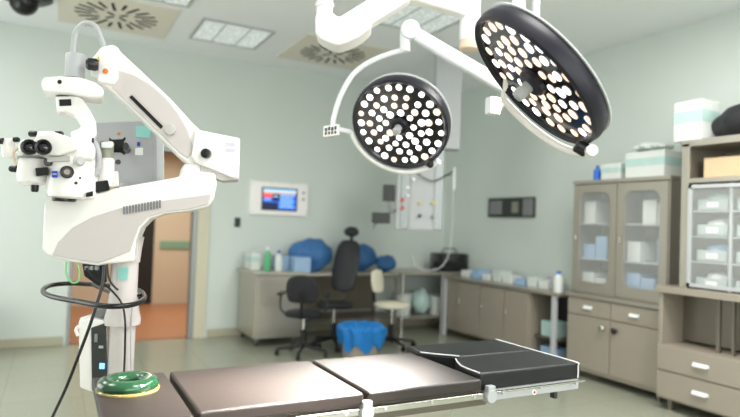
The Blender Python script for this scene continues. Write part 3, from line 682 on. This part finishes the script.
MB().lathe([(.03, -.055), (.06, -.05), (.065, 0), (.06, .05), (.03, .055)], kn, FW, 'white_cool', 28).build('knuckle', None, lamp1)
e1 = W(533, 104, d=3.75)
mb = MB(); dirv = (e1-kn).normalized(); up_ = dirv.cross(FW).normalized()
ln = (e1-kn).length; mb.obox((kn+e1)/2, dirv*ln, FW*.07, up_*.085, 'white_cool'); mb.build('spring_arm', None, lamp1, bevel=.02, seg=3)
MB().lathe([(.03, -.055), (.06, -.05), (.065, 0), (.06, .05), (.03, .055)], e1, FW, 'white_cool', 28).build('knuckle', None, lamp1)
tp = Vector((e1.x, e1.y, HC)); MB().cyl(e1, tp, .024, .024, 'white_cool').build('ceiling_post', None, lamp1)
MB().lathe([(.03, -.12), (.12, -.04), (.13, 0)], tp, (0, 0, 1), 'white_cool', 28).build('ceiling_cover', None, lamp1)
# lamp 2: rail, panel and yoke going up behind the head
aL = ang(m2, 500, 101, R2*1.07); aR = ang(m2, 598, 150, R2*1.07)
mi3 = m2.to_3x3()
if aL < 0: aL += 2*math.pi
if aR < 0: aR += 2*math.pi
pts = rail(m2, R2, th2, lamp2, aL, aR, k=1.07, dz=-.02, r=.017)
MB().tube([pts[-2], pts[-1], pts[-1]+(pts[-1]-pts[-2])*.4], .022, 'white_paint', smooth=0).build('rail_end', None, lamp2); knob_at(pts, m2, lamp2)
c = W(493, 106, d=2.3); hx = W(500, 106, d=2.3)-W(486.5, 106, d=2.3)
MB().obox(c, hx*.9+FW*.03, FW*.035-hx*.3, Z*.066, 'white_cool').build('control_panel', None, lamp2, bevel=.005)
cc = m2.translation
bk_ = m2 @ Vector((0, 0, th2*1.36)); tpk = W(516, -6, d=2.55)
MB().tube([c, pts[0], m2 @ Vector((-R2*.9, -R2*.3, th2*2.2)), m2 @ Vector((-R2*.55, R2*.35, th2*1.9)), W(513, 14, d=2.6), W(516, -4, d=2.6), W(516, -40, d=2.6)], .013, 'white_paint', n=12, smooth=5).build('yoke_arm', None, lamp2)
q = W(516, -40, d=2.6); MB().cyl(q, Vector((q.x, q.y, HC)), .03, .03, 'white_paint').build('ceiling_post', None, lamp2)
MB().lathe([(.03, -.12), (.12, -.04), (.13, 0)], Vector((q.x, q.y, HC)), (0, 0, 1), 'white_paint', 28).build('ceiling_cover', None, lamp2)

# ------------------------------------------------------------------ ceiling arm assembly (top centre)
dB = 3.0
b0 = W(469, 50, d=dB); ca = thing('ceiling_suspension', 'white jointed ceiling arm with thick tubes above the round surgical lamp', 'ceiling suspension', (b0.x, b0.y, HC))
b1 = Vector((b0.x, b0.y, HC)); zr = W(469, 41, d=dB).z
MB().cyl(Vector((b0.x, b0.y, zr)), b1, .052, .052, 'white_cool', 32).build('main_tube', None, ca)
MB().lathe([(.045, 0), (.05, .006), (.05, .05)], Vector((b0.x, b0.y, b0.z)), (0, 0, 1), 'peach', 32).build('joint_ring', None, ca)
el = W(397, -14, d=2.72); hj = W(464, 6, d=dB-.01); hj2 = Vector((hj.x, hj.y, hj.z))
dv = (hj2-el).normalized(); uu = dv.cross(FW).normalized()
MB().obox((el+hj2)/2, dv*((hj2-el).length+.06), FW*.1, uu*.115, 'white_paint').build('horizontal_arm', None, ca, bevel=.025, seg=3)
q = W(459, 4, d=2.93); MB().obox(q, H_*.03, FW*.004, Z*.03, 'skyblue_sticker').build('sticker', None, ca)
ka = W(343, 31, d=2.62); e2 = W(399, -4, d=2.7)
dv = (e2-ka).normalized(); uu = dv.cross(FW).normalized()
MB().obox((ka+e2)/2, dv*((e2-ka).length+.08), FW*.1, uu*.105, 'white_paint').build('spring_arm', None, ca, bevel=.025, seg=3)
outl = [(315, 14), (333, 12), (337, 16), (356, 15), (372, 22), (370, 28), (360, 36), (348, 42), (338, 45), (330, 43), (320, 38), (315, 33)]
MB().prism([W(x, y, d=2.56) for x, y in outl], FW*.13, 'white_paint').build('knuckle_cover', None, ca, bevel=.018, seg=4)
k0 = W(324, 22, d=2.62); MB().cyl(k0, Vector((k0.x, k0.y, HC)), .036, .036, 'white_paint', 28).build('drop_tube', None, ca)
zr = W(324, 8, d=2.62).z; MB().lathe([(.036, 0), (.042, .003), (.042, .02), (.036, .023)], Vector((k0.x, k0.y, zr)), m='white_cool', n=28).build('collar', None, ca)
for q in (b1, Vector((k0.x, k0.y, HC))): MB().lathe([(.06, -.14), (.16, -.05), (.17, 0)], q, (0, 0, 1), 'white_cool', 32).build('ceiling_cover', None, ca)

# ------------------------------------------------------------------ operating table
TZ = .9
ot = thing('operating_table', 'long operating table with dark padded sections and steel side rails', 'operating table', (1.3, 2.33, 0))
def pad(name, x0, x1, y0, y1, z0, z1, m, bev=.011):
    return MB().box((x0, y0, z0), (x1, y1, z1)).build(name, m, ot, bevel=bev, seg=4)
pad('head_plate', .16, .44, 2.03, 2.655, TZ-.045, TZ-.012, 'pad', .006)
pad('back_pad', .455, 1.085, 2.03, 2.61, TZ-.05, TZ, 'pad')
pad('seat_pad', 1.105, 1.66, 2.03, 2.61, TZ-.05, TZ, 'pad')
# leg section: two plates with the notch at their head end
n_ = 1.665
pl1 = [(1.665, 2.055), (2.285, 2.055), (2.285, 2.36), (1.79, 2.36), (1.735, 2.33), (1.665, 2.2)]
pl2 = [(1.79, 2.365), (2.285, 2.365), (2.285, 2.665), (1.66, 2.665), (1.64, 2.52), (1.70, 2.43)]
for pl in (pl1, pl2):
    mb = MB(); mb.prism([(x, y, TZ-.058) for x, y in pl], (0, 0, .078)); o = mb.build('leg_pad', 'pad_dark', ot, bevel=.014, seg=3)
ztp = TZ+.021
for P_ in ([(2.262, 2.052, TZ-.05), (2.262, 2.052, TZ+.008), (2.262, 2.068, ztp), (2.262, 2.3, ztp), (2.262, 2.655, ztp)], [(1.735, 2.325, ztp-.001), (1.672, 2.2, ztp-.001), (1.672, 2.065, ztp-.002)], [(1.652, 2.51, ztp-.002), (1.70, 2.44, ztp), (1.79, 2.37, ztp-.002)]):
    MB().tube(P_, .0035, 'piping', n=8, smooth=1).build('piping', None, ot)
# under-frames and side rails
MB().box((.175, 2.06, TZ-.075), (.44, 2.62, TZ-.045)).build('head_frame', 'rail', ot, bevel=.004)
MB().box((.46, 2.06, TZ-.085), (1.08, 2.58, TZ-.05)).build('back_frame', 'steel_dark', ot, bevel=.004)
MB().box((1.11, 2.06, TZ-.085), (1.68, 2.58, TZ-.05)).build('seat_frame', 'steel_dark', ot, bevel=.004)
MB().box((1.70, 2.06, TZ-.11), (2.28, 2.65, TZ-.058)).build('leg_frame', 'light_grey', ot, bevel=.006)
for y in (2.035, 2.635):
    for (xa, xb) in ((.47, 1.07), (1.12, 1.68), (1.72, 2.29)):
        r_ = MB().box((xa, y-.006, TZ-.085+(.016 if xa > 1.7 else 0)), (xb, y+.006, TZ-.06)).build('side_rail', 'chrome', ot, bevel=.002)
        mb = MB()
        for k in range(3):
            x = xa+.06+(xb-xa-.12)*k/2; mb.cyl((x, y-.009, TZ-.07), (x, y+.02*(1 if y < 2.3 else -1), TZ-.07), .007, m='light_grey', n=12)
        mb.build('bolts', None, r_)
# joints between sections
for x in (1.095, 1.705):
    for y in (2.03, 2.64):
        mb = MB(); mb.cyl((x, y-.018, TZ-.075), (x, y+.018, TZ-.075), .028, m='light_grey', n=20); mb.box((x-.02, y-.014, TZ-.075), (x+.02, y+.014, TZ-.03), 'light_grey'); mb.build('hinge', None, ot, bevel=.003)
for x, m_, m2_ in ((1.735, 'yellow', 'black'), (1.99, 'paper', 'red')):
    mb = MB(); mb.cyl((x, 2.062, TZ-.095), (x, 2.057, TZ-.095), .013, m=m_, n=20); mb.cyl((x, 2.058, TZ-.095), (x, 2.0555, TZ-.095), .006, m=m2_, n=12); mb.build('safety_sticker', None, ot)
MB().box((2.12, 2.06, TZ-.14), (2.14, 2.09, TZ-.11)).build('catch', 'plate_dark', ot, bevel=.002)
MB().box((1.05, 2.1, .76), (1.75, 2.55, .815)).build('sub_frame', 'steel_dark', ot, bevel=.01)
mb = MB(); mb.box((1.25, 2.15, .42), (1.6, 2.5, .76)); mb.box((1.22, 2.12, .12), (1.63, 2.53, .42)); mb.build('pedestal', 'steel', ot, bevel=.02, seg=3)
mb = MB(); mb.box((.95, 2.05, .03), (1.95, 2.6, .12)); mb.build('base', 'white_cool', ot, bevel=.03, seg=3)
for (x, y) in ((1.0, 2.1), (1.9, 2.1), (1.0, 2.55), (1.9, 2.55)): MB().cyl((x, y-.02, .03), (x, y+.02, .03), .03, n=16).build('caster', 'black', ot)
# gel ring
c = W(128, 389, z=TZ-.012)
gr = thing('gel_head_ring', 'shiny green gel head ring lying on the head plate of the table', 'head ring', (c.x+.0, c.y, TZ-.012))
mb = MB(); RR, rr = .078, .034; rings = []
for i in range(56):
    a = 2*math.pi*i/56; rg = []
    for j in range(20):
        b2 = 2*math.pi*j/20; zz = math.sin(b2)*rr*.82; rg.append(mb.bm.verts.new(((RR+math.cos(b2)*rr)*math.cos(a), (RR+math.cos(b2)*rr)*math.sin(a), max(zz, -rr*.6)+rr*.62)))
    rings.append(rg)
mb.skin(rings, closed=True); mb.build('ring', 'gel', gr, local=True, sub=1)
mb = MB(); mb.lathe([(RR-rr, .0005), (RR+rr+.003, .0005), (RR+rr+.003, .006), (RR+rr-.002, .009)], m='gel_edge', n=56, cap=False); mb.build('seam', None, gr, local=True)

# ------------------------------------------------------------------ surgical microscope
DM = 2.98
def Q(px, py, d=DM): return W(px, py, d=d)
cf = Q(120, 372, 2.98)
ms_ = thing('surgical_microscope', 'white floor standing surgical microscope with long jointed arm and twin eyepieces', 'microscope', (cf.x, cf.y, 0))
def slab(name, pts, d, t, m, bevel=.012, seg=3, parent=ms_):
    e = Q(max(p[0] for p in pts), 200, d)-CP; e.z = 0; e.normalize()
    return MB().prism([Q(x, y, d) for x, y in pts], e*t, m).build(name, None, parent, bevel=bevel, seg=seg)
# column from the floor
xy = Vector((cf.x, cf.y, 0)); zt_ = Q(120, 250).z
MB().cyl(xy+Z*.15, xy+Z*zt_, .064, .064, 'cream_panel', 36).build('column', None, ms_)
zc = Q(120, 325).z; zc2 = Q(120, 293).z
MB().lathe([(.066, 0), (.086, .004), (.088, .03), (.076, (zc2-zc)*.5), (.067, zc2-zc)], xy+Z*zc, m='cream_panel', n=36).build('column_collar', None, ms_)
zs = Q(120, 274, DM-.07).z
mb = MB(); 
stc = xy - FW*.0655 + H_*.018 + Z*zs; mb.obox(stc, H_*.05, FW*.004, Z*.06, 'teal_sticker'); mb.build('sticker', None, ms_)
# wheeled base on the floor, under the table head end
mb = MB(); mb.obox(xy+FW*.12+Z*.1, H_*.62, FW*.6, Z*.1, 'white_paint'); mb.build('base', None, ms_, bevel=.03, seg=3)
for sx in (-1, 1):
    for sy in (-1, 1):
        q = xy+FW*(.12+.24*sy)+H_*.25*sx; MB().cyl(q+Z*.045-H_*.02, q+Z*.045+H_*.02, .045, n=16).build('caster', 'black', ms_)
# boom
boom = [(44, 204), (47, 200), (92, 194), (120, 187), (150, 182), (178, 177), (186, 170), (215, 173), (217, 183), (214, 198), (208, 207), (190, 211), (165, 214), (150, 219), (141, 228), (136, 240), (134, 262), (108, 264), (98, 266), (70, 262), (46, 255), (42, 249), (43, 225)]
slab('boom', boom, DM-.11, .22, 'white_paint', .022, 4)
inset = [(52, 255), (58, 242), (72, 228), (92, 217), (120, 208), (160, 201), (211, 194), (209, 204), (190, 209), (164, 212), (148, 217), (139, 227), (134, 240), (130, 251), (110, 259), (98, 263), (70, 259)]
slab('boom_side_panel', inset, DM-.116, .02, 'cream_panel', .004, 2)
mb = MB()
for k in range(13):
    u = k/12; x = 124+36*u; y = 210.5-6.5*u
    a_ = Q(x, y-4, DM-.119); b2 = Q(x, y+4, DM-.119); mb.obox((a_+b2)/2, H_*.007, FW*.005, (a_-b2), 'mid_grey')
mb.build('vent_grille', None, ms_)
kc = Q(198, 183, DM); MB().lathe([(.088, -.04), (.092, .03), (.088, .06), (.07, .09), (.04, .105), (.005, .11)], kc, Z, 'white_paint', 36).build('shoulder', None, ms_)
# neck under boom
MB().lathe([(.07, 0), (.075, .06), (.085, .13)], xy+Z*Q(120, 262).z, m='cream_panel', n=36).build('column_neck', None, ms_)
# upper arm (spring arm)
arm = [(98, 58), (100, 48), (112, 44), (117, 46), (121, 52), (150, 79), (172, 100), (190, 120), (201, 131), (203, 160), (190, 165), (180, 158), (150, 128), (125, 104), (102, 84)]
slab('upper_arm', arm, DM-.07, .15, 'white_paint', .016, 3)
ins = [(119, 70), (134, 75), (150, 84), (166, 98), (178, 113), (188, 130), (194, 150), (188, 158), (180, 153), (150, 124), (112, 88)]
slab('arm_side_panel', ins, DM-.076, .02, 'cream_panel', .004, 2)
slab('balance_slot', [(129, 97), (132, 95), (163, 126), (161, 129)], DM-.082, .01, 'black', .001, 1)
q = Q(171, 130, DM-.078); MB().lathe([(.026, 0), (.028, .01), (.024, .02), (.003, .022)], q, -FW, 'grey_panel', 28).build('arm_disc', None, ms_)
blk = [(195, 129), (240, 138), (239, 179), (232, 178), (196, 163), (191, 157)]
rb = slab('rear_block', blk, DM-.1, .2, 'white_paint', .01, 3)
slab('rear_block_base', [(200, 163), (239, 178), (238, 180), (222, 181), (200, 172)], DM-.085, .17, 'grey_panel', .004, 1)
q = Q(207, 154, DM-.1); MB().lathe([(.02, 0), (.024, .008), (.023, .03), (.01, .036)], q, -FW, 'black', 20).build('knob', None, rb)
mb = MB(); 
for dy in (-3.2, 2.8): text_on(mb, 'ZEISS', Q(230, 148+dy, DM-.1)-FW*.0006, H_, Z, .021, 'logo_violet', .0008)
mb.build('logo', None, rb)
hb_ = [(97, 52), (101, 47), (112, 44), (118, 49), (118.5, 78), (114, 85), (97, 81), (99, 70), (90, 68), (89, 62)]
hbk = slab('head_block', hb_, DM-.1, .2, 'white_paint', .01, 3)
q = Q(96, 65, DM-.12); MB().lathe([(.024, 0), (.03, .012), (.029, .045), (.018, .055)], q+H_*.012, (-H_-FW*.35), 'black', 24).build('knob', None, hbk)
q = Q(106, 71.5, DM-.1); MB().lathe([(.012, 0), (.013, .008), (.005, .012)], q, -FW, 'orange', 16).build('button', None, hbk)
slab('warning_sticker', [(94, 62), (99, 56), (100, 61)], DM-.103, .004, 'yellow', .0005, 1)
# swivel cylinder, disc and neck
DH = 2.9
mb = MB(); a_ = Q(74.5, 78, DH); b2 = Q(74.5, 54, DH); mb.lathe([(.045, 0), (.045, b2.z-a_.z-.006), (.041, b2.z-a_.z)], a_, m='light_grey', n=32); mb.build('swivel_cylinder', None, ms_)
MB().tube([Q(x, y, DH) for x, y in ((73, 56), (74, 42), (77, 30), (86, 23), (96, 27), (101, 38), (105, 50))], .013, 'light_grey', n=14).build('cable_sleeve', None, ms_)
disc = [(41, 81), (44, 77), (60, 76), (80, 77), (95, 82), (103, 88), (104, 94), (100, 98), (85, 96), (70, 93), (46, 91.5), (42, 89)]
dsc = slab('swivel_cover', disc, DH-.1, .2, 'white_paint', .016, 4)
q = Q(60, 82, DH-.1); MB().lathe([(.009, 0), (.01, .004), (.003, .006)], q, -FW, 'black', 14).build('screw_cap', None, dsc)
MB().cyl(Q(66, 97, DH), Q(66, 92, DH), .045, .045, 'mid_grey', 24).build('swivel_bearing', None, ms_)
nk = [(55, 96), (78, 96), (83, 99), (90, 110), (96, 122), (97, 134), (93, 142), (82, 144), (72, 140), (70, 132), (80, 128), (81, 124), (75, 115), (66, 111), (57, 112)]
ns = slab('neck', nk, DH-.06, .13, 'white_paint', .014, 3)
slab('neck_display', [(59, 99.5), (71, 99), (71.5, 105.5), (59.5, 106)], DH-.064, .01, 'black', .001, 1, ns)
# microscope body
DS = 2.86
def lat(name, px, py, prof, m, d=DS, ax=Z, n=32, parent=ms_):
    s = d/FPX; return MB().lathe([(r*s, h*s) for r, h in prof], Q(px, py, d), ax, m, n).build(name, None, parent)
hw = lat('optics_body', 72, 199, [(17, 0), (22, 2), (23.5, 8), (23, 22), (22.5, 36), (21, 44), (18, 49), (5, 51)], 'white_paint')
lat('objective', 64, 201.5, [(10, 0), (11, 1), (11, 5)], 'black', DS-.03)
lat('objective_ring', 70, 197.5, [(20, 0), (21, 2)], 'grey_panel', DS)
lat('assistant_body', 32, 186, [(9, 0), (13, 4), (14, 14), (13, 24), (11, 30)], 'white_paint', DS-.02)
lat('assistant_ring', 32, 159, [(13.3, 0), (13.3, 2)], 'mid_grey', DS-.02)
slab('beam_splitter', [(50, 144), (92, 141), (96, 150), (94, 160), (52, 158)], DS-.09, .18, 'white_paint', .012, 3)
slab('grey_band', [(47, 157), (70, 156), (70, 161), (47, 162)], DS-.115, .03, 'grey_panel', .002, 1)
slab('eyepiece_housing', [(37, 133), (55, 132), (64, 135), (76, 139), (78, 150), (60, 156), (40, 154), (19, 153), (18, 144), (22, 139), (34, 141)], DS-.13, .13, 'white_paint', .012, 3)
slab('tilt_housing', [(37, 131), (54, 131), (54, 143), (37, 143)], DS-.1, .09, 'white_cool', .008, 2)
for (x, y) in ((31.5, 148.5), (45.5, 148.5)):
    q = Q(x, y, DS-.12); axd = (CP-q).normalized()-H_*.18+Z*.1
    ey = MB().lathe([(.026, 0), (.028, .02), (.034, .035), (.036, .06), (.033, .065), (.024, .062), (.02, .05)], q, axd, 'black_rubber', 32, cap=False).build('eyepiece', None, ms_)
    MB().lathe([(.021, .05), (.012, .054), (.002, .056)], q, axd, 'lamp_face', 24, cap=False).build('lens', None, ey)
for (x, s) in ((37, -1), (55, 1)):
    q = Q(x, 134, DS-.06); MB().lathe([(.008, 0), (.014, .004), (.015, .03), (.012, .036)], q, H_*s, 'black', 20).build('tilt_knob', None, ms_)
def kb(name, px, py, r, h, m, d=DS-.11, ax=None, n=24):
    s = d/FPX; return MB().lathe([(r*s, 0), (r*s*1.02, h*s*.7), (r*s*.8, h*s)], Q(px, py, d), ax or (CP-Q(px, py, d)), m, n).build(name, None, ms_)
k_ = kb('focus_knob', 67, 172, 6.2, 5, 'black'); kb('focus_knob_cap', 67, 172, 3.6, 7, 'steel_dark')
kb('zoom_dial', 78.5, 161.5, 5.2, 3, 'grey_panel', DS-.11, -FW*.8+H_*.9); kb('zoom_dial_face', 79, 161.5, 4.1, 3.6, 'light_grey', DS-.112, -FW*.8+H_*.9)
kb('side_knob', 17, 169, 3.3, 7, 'black', DS-.02, -H_); kb('lower_knob', 35, 185, 3.6, 7, 'black', DS-.05, -Z)
kb('inner_knob', 48, 162, 4, 4, 'black', DS-.09); kb('small_knob', 76, 183, 1.6, 2, 'black'); kb('small_knob', 80, 178, 1.2, 2, 'black', DS-.12)
slab('connector_block', [(35, 168), (48, 167), (49, 175), (36, 176)], DS-.11, .06, 'black', .004, 2)
lg = slab('logo_plate', [(52, 171), (57.5, 171), (57.5, 177.5), (52, 177.5)], DS-.124, .014, 'logo_blue', .001, 1)
mb = MB(); text_on(mb, 'ZEISS', Q(54.75, 174.2, DS-.1245), H_, Z, .009, 'paper', .0006); mb.build('logo_letters', None, lg)
slab('body_foot', [(86, 193), (93, 191), (93, 196), (86, 197)], DS-.08, .05, 'black', .002, 1)
# far left assistant scope
slab('side_scope_arm', [(4, 139), (14, 138), (15, 146), (13, 152), (20, 156), (18, 160), (9, 158), (5, 150)], DS+.02, .06, 'white_paint', .01, 3)
lat('side_scope', 8, 158, [(4, 0), (6, 4), (6.5, 14), (5, 19)], 'white_paint', DS+.03)
kb('side_scope_knob', 14, 139.5, 2.6, 5, 'black', DS, H_); kb('side_scope_eyepiece', 3, 141, 3.2, 7, 'black', DS, -H_)
MB().tube([Q(x, y, DS-.02) for x, y in ((22, 146), (15, 150), (13, 157), (17, 165))], .006, 'peach').build('cable', None, ms_)
MB().tube([Q(x, y, DS-.03) for x, y in ((21, 168), (22, 176), (24, 181))], .005, 'black').build('cable', None, ms_)
MB().tube([Q(x, y, DS) for x, y in ((91, 138), (96, 145), (99, 155), (99, 166), (95, 176))], .013, 'light_grey', n=12).build('cable_sleeve', None, ms_)
MB().tube([Q(x, y, DS-.06) for x, y in ((78, 147), (86, 146), (92, 144), (93, 138))], .005, 'black').build('cable', None, ms_)
# camera tube with bracket and rear monitor
lat('camera_adapter', 106, 186, [(6, 0), (7, 4), (7, 26), (5, 29)], 'white_paint', DS+.06)
lat('camera_tube', 106.5, 158, [(6.4, 0), (6.4, 16), (5, 17)], 'olive_grey', DS+.06)
slab('camera_cap', [(101, 142), (112, 141), (114, 144), (112, 148), (101, 148)], DS+.02, .07, 'white_cool', .006, 2)
slab('cable_box', [(93, 182), (108, 180), (110, 190), (94, 193)], DS+.0, .1, 'black', .004, 1)
slab('camera_foot', [(108, 172), (118, 171), (119, 186), (109, 188)], DS+.05, .06, 'white_paint', .006, 2)
slab('bracket', [(109, 137), (112, 139.5), (122, 139), (125, 136.5), (126, 139), (123.5, 142), (123.5, 150), (126, 153.5), (124, 155), (121, 152.5), (112, 152.5), (109, 154.5)], DS+.15, .02, 'black', .003, 1)
kb('bracket_knob', 118, 162, 2.6, 4, 'black', DS+.1)
DN = 3.2
mn = slab('rear_monitor', [(94, 122), (155, 120), (157, 185), (96, 188)], DN, .05, 'monitor_grey', .008, 2)
slab('monitor_side', [(155, 124), (164, 126), (164, 185), (155, 186)], DN+.015, .04, 'white_cool', .004, 2)
slab('monitor_bezel', [(153, 123), (156, 123), (157, 184), (154, 184)], DN-.006, .03, 'light_grey', .002, 1)
slab('sticker', [(136, 126), (150.5, 125.5), (150.5, 138), (136, 137)], DN-.004, .006, 'teal_sticker', .0005, 1)
slab('sticker', [(135, 148), (143, 147.5), (143, 155), (135, 155)], DN-.004, .006, 'paper', .0005, 1)
slab('sticker', [(137, 142), (140, 142), (140, 146), (137, 146)], DN-.004, .006, 'logo_blue', .0005, 1)
slab('sticker', [(117, 132.5), (120, 132.5), (120, 135), (117, 135)], DN-.004, .006, 'orange', .0005, 1)
MB().tube([Q(125, 146, DS+.17), Q(127, 150, DN)], .02, 'black', smooth=0).build('monitor_mount', None, ms_)
MB().tube([Q(124, 186, DN+.02), Q(124, 200, DM+.08)], .025, 'light_grey', smooth=0).build('monitor_post', None, ms_)
# push handle: black hoop round the column
zh = 1.146
loop = [W(x, y, z=zh) for x, y in ((43, 291), (52, 296.5), (78, 301.5), (104, 306), (128, 305.5), (142, 301), (144, 295), (137, 290), (118, 286.5), (92, 284.5), (70, 283.5), (50, 285.5))]
MB().tube(loop, .0125, 'black_rubber', n=14, closed=True).build('push_handle', None, ms_)
for k in (0,): MB().tube([xy+Z*zh+H_*.06, loop[6]], .01, 'black_rubber', smooth=0).build('handle_bracket', None, ms_)
MB().tube([xy+Z*zh-H_*.05+FW*.02, loop[9]], .01, 'black_rubber', smooth=0).build('handle_bracket', None, ms_)
# cable socket under boom and cables
slab('socket_block', [(82, 264), (106, 265), (107, 282), (98, 286), (84, 276)], DM-.03, .12, 'black', .006, 2)
mb = MB(); 
for k in range(3): mb.obox(Q(87+k*5, 268, DM-.04), H_*.014, FW*.02, Z*.018, 'light_grey')
mb.build('plugs', None, ms_)
MB().tube([Q(x, y, DM-.1) for x, y in ((66.5, 262), (66, 272), (69, 280), (74, 283), (79, 280), (79.5, 270), (77, 264))], .0045, 'green_wire').build('green_cable', None, ms_)
cab = [Q(104, 266, DM-.12), Q(103, 282, DM-.16), Q(98, 300, DM-.2), Q(90, 325, DM-.22), Q(80, 352, DM-.2), Q(66, 388, DM-.15), Q(52, 418, DM-.1), Q(38, 450, DM-.05), Q(20, 490, DM-.02)]
cab[-1].z = .012
MB().tube(cab, .0075, 'black', smooth=4).build('power_cable', None, ms_)
MB().tube([Q(x, y, DM-.1) for x, y in ((86, 268), (93, 276), (104, 284), (114, 293), (122, 304), (125, 320), (125, 345), (124, 372), (122, 395))], .005, 'black', smooth=4).build('thin_cable', None, ms_)
MB().tube([Q(x, y, DM-.09) for x, y in ((107, 258), (108, 275), (112, 284), (118, 290))], .005, 'black', smooth=4).build('thin_cable', None, ms_)
MB().tube([Q(x, y, DM-.06) for x, y in ((132, 308), (131, 330), (131, 360), (131, 390))], .004, 'light_grey', smooth=3).build('grey_cable', None, ms_)
# power unit on the column
cu_ = slab('power_unit', [(78.5, 322), (91, 318), (107, 321), (108, 388), (91, 392), (80, 388)], DM-.04, .14, 'white_paint', .008, 2)
slab('unit_side', [(91, 328), (106.5, 323), (107.5, 386), (92, 391)], DM-.05, .03, 'plate_dark', .004, 2, cu_)
mb = MB(); mb.obox(Q(102, 366, DM-.055), H_*.025, FW*.006, Z*.028, 'led_blue'); mb.obox(Q(101, 347, DM-.055), H_*.02, FW*.006, Z*.012, 'light_grey'); mb.obox(Q(96, 338, DM-.055), H_*.014, FW*.006, Z*.04, 'mid_grey'); mb.build('switches', None, cu_)
MB().tube([Q(78.5, 326, DM-.04), Q(76, 330, DM-.04), Q(78, 336, DM-.04)], .008, 'white_paint').build('clip', None, ms_)
slab('unit_bracket', [(92, 312), (112, 308), (112, 323), (94, 321)], DM-.0, .1, 'mid_grey', .004, 1)
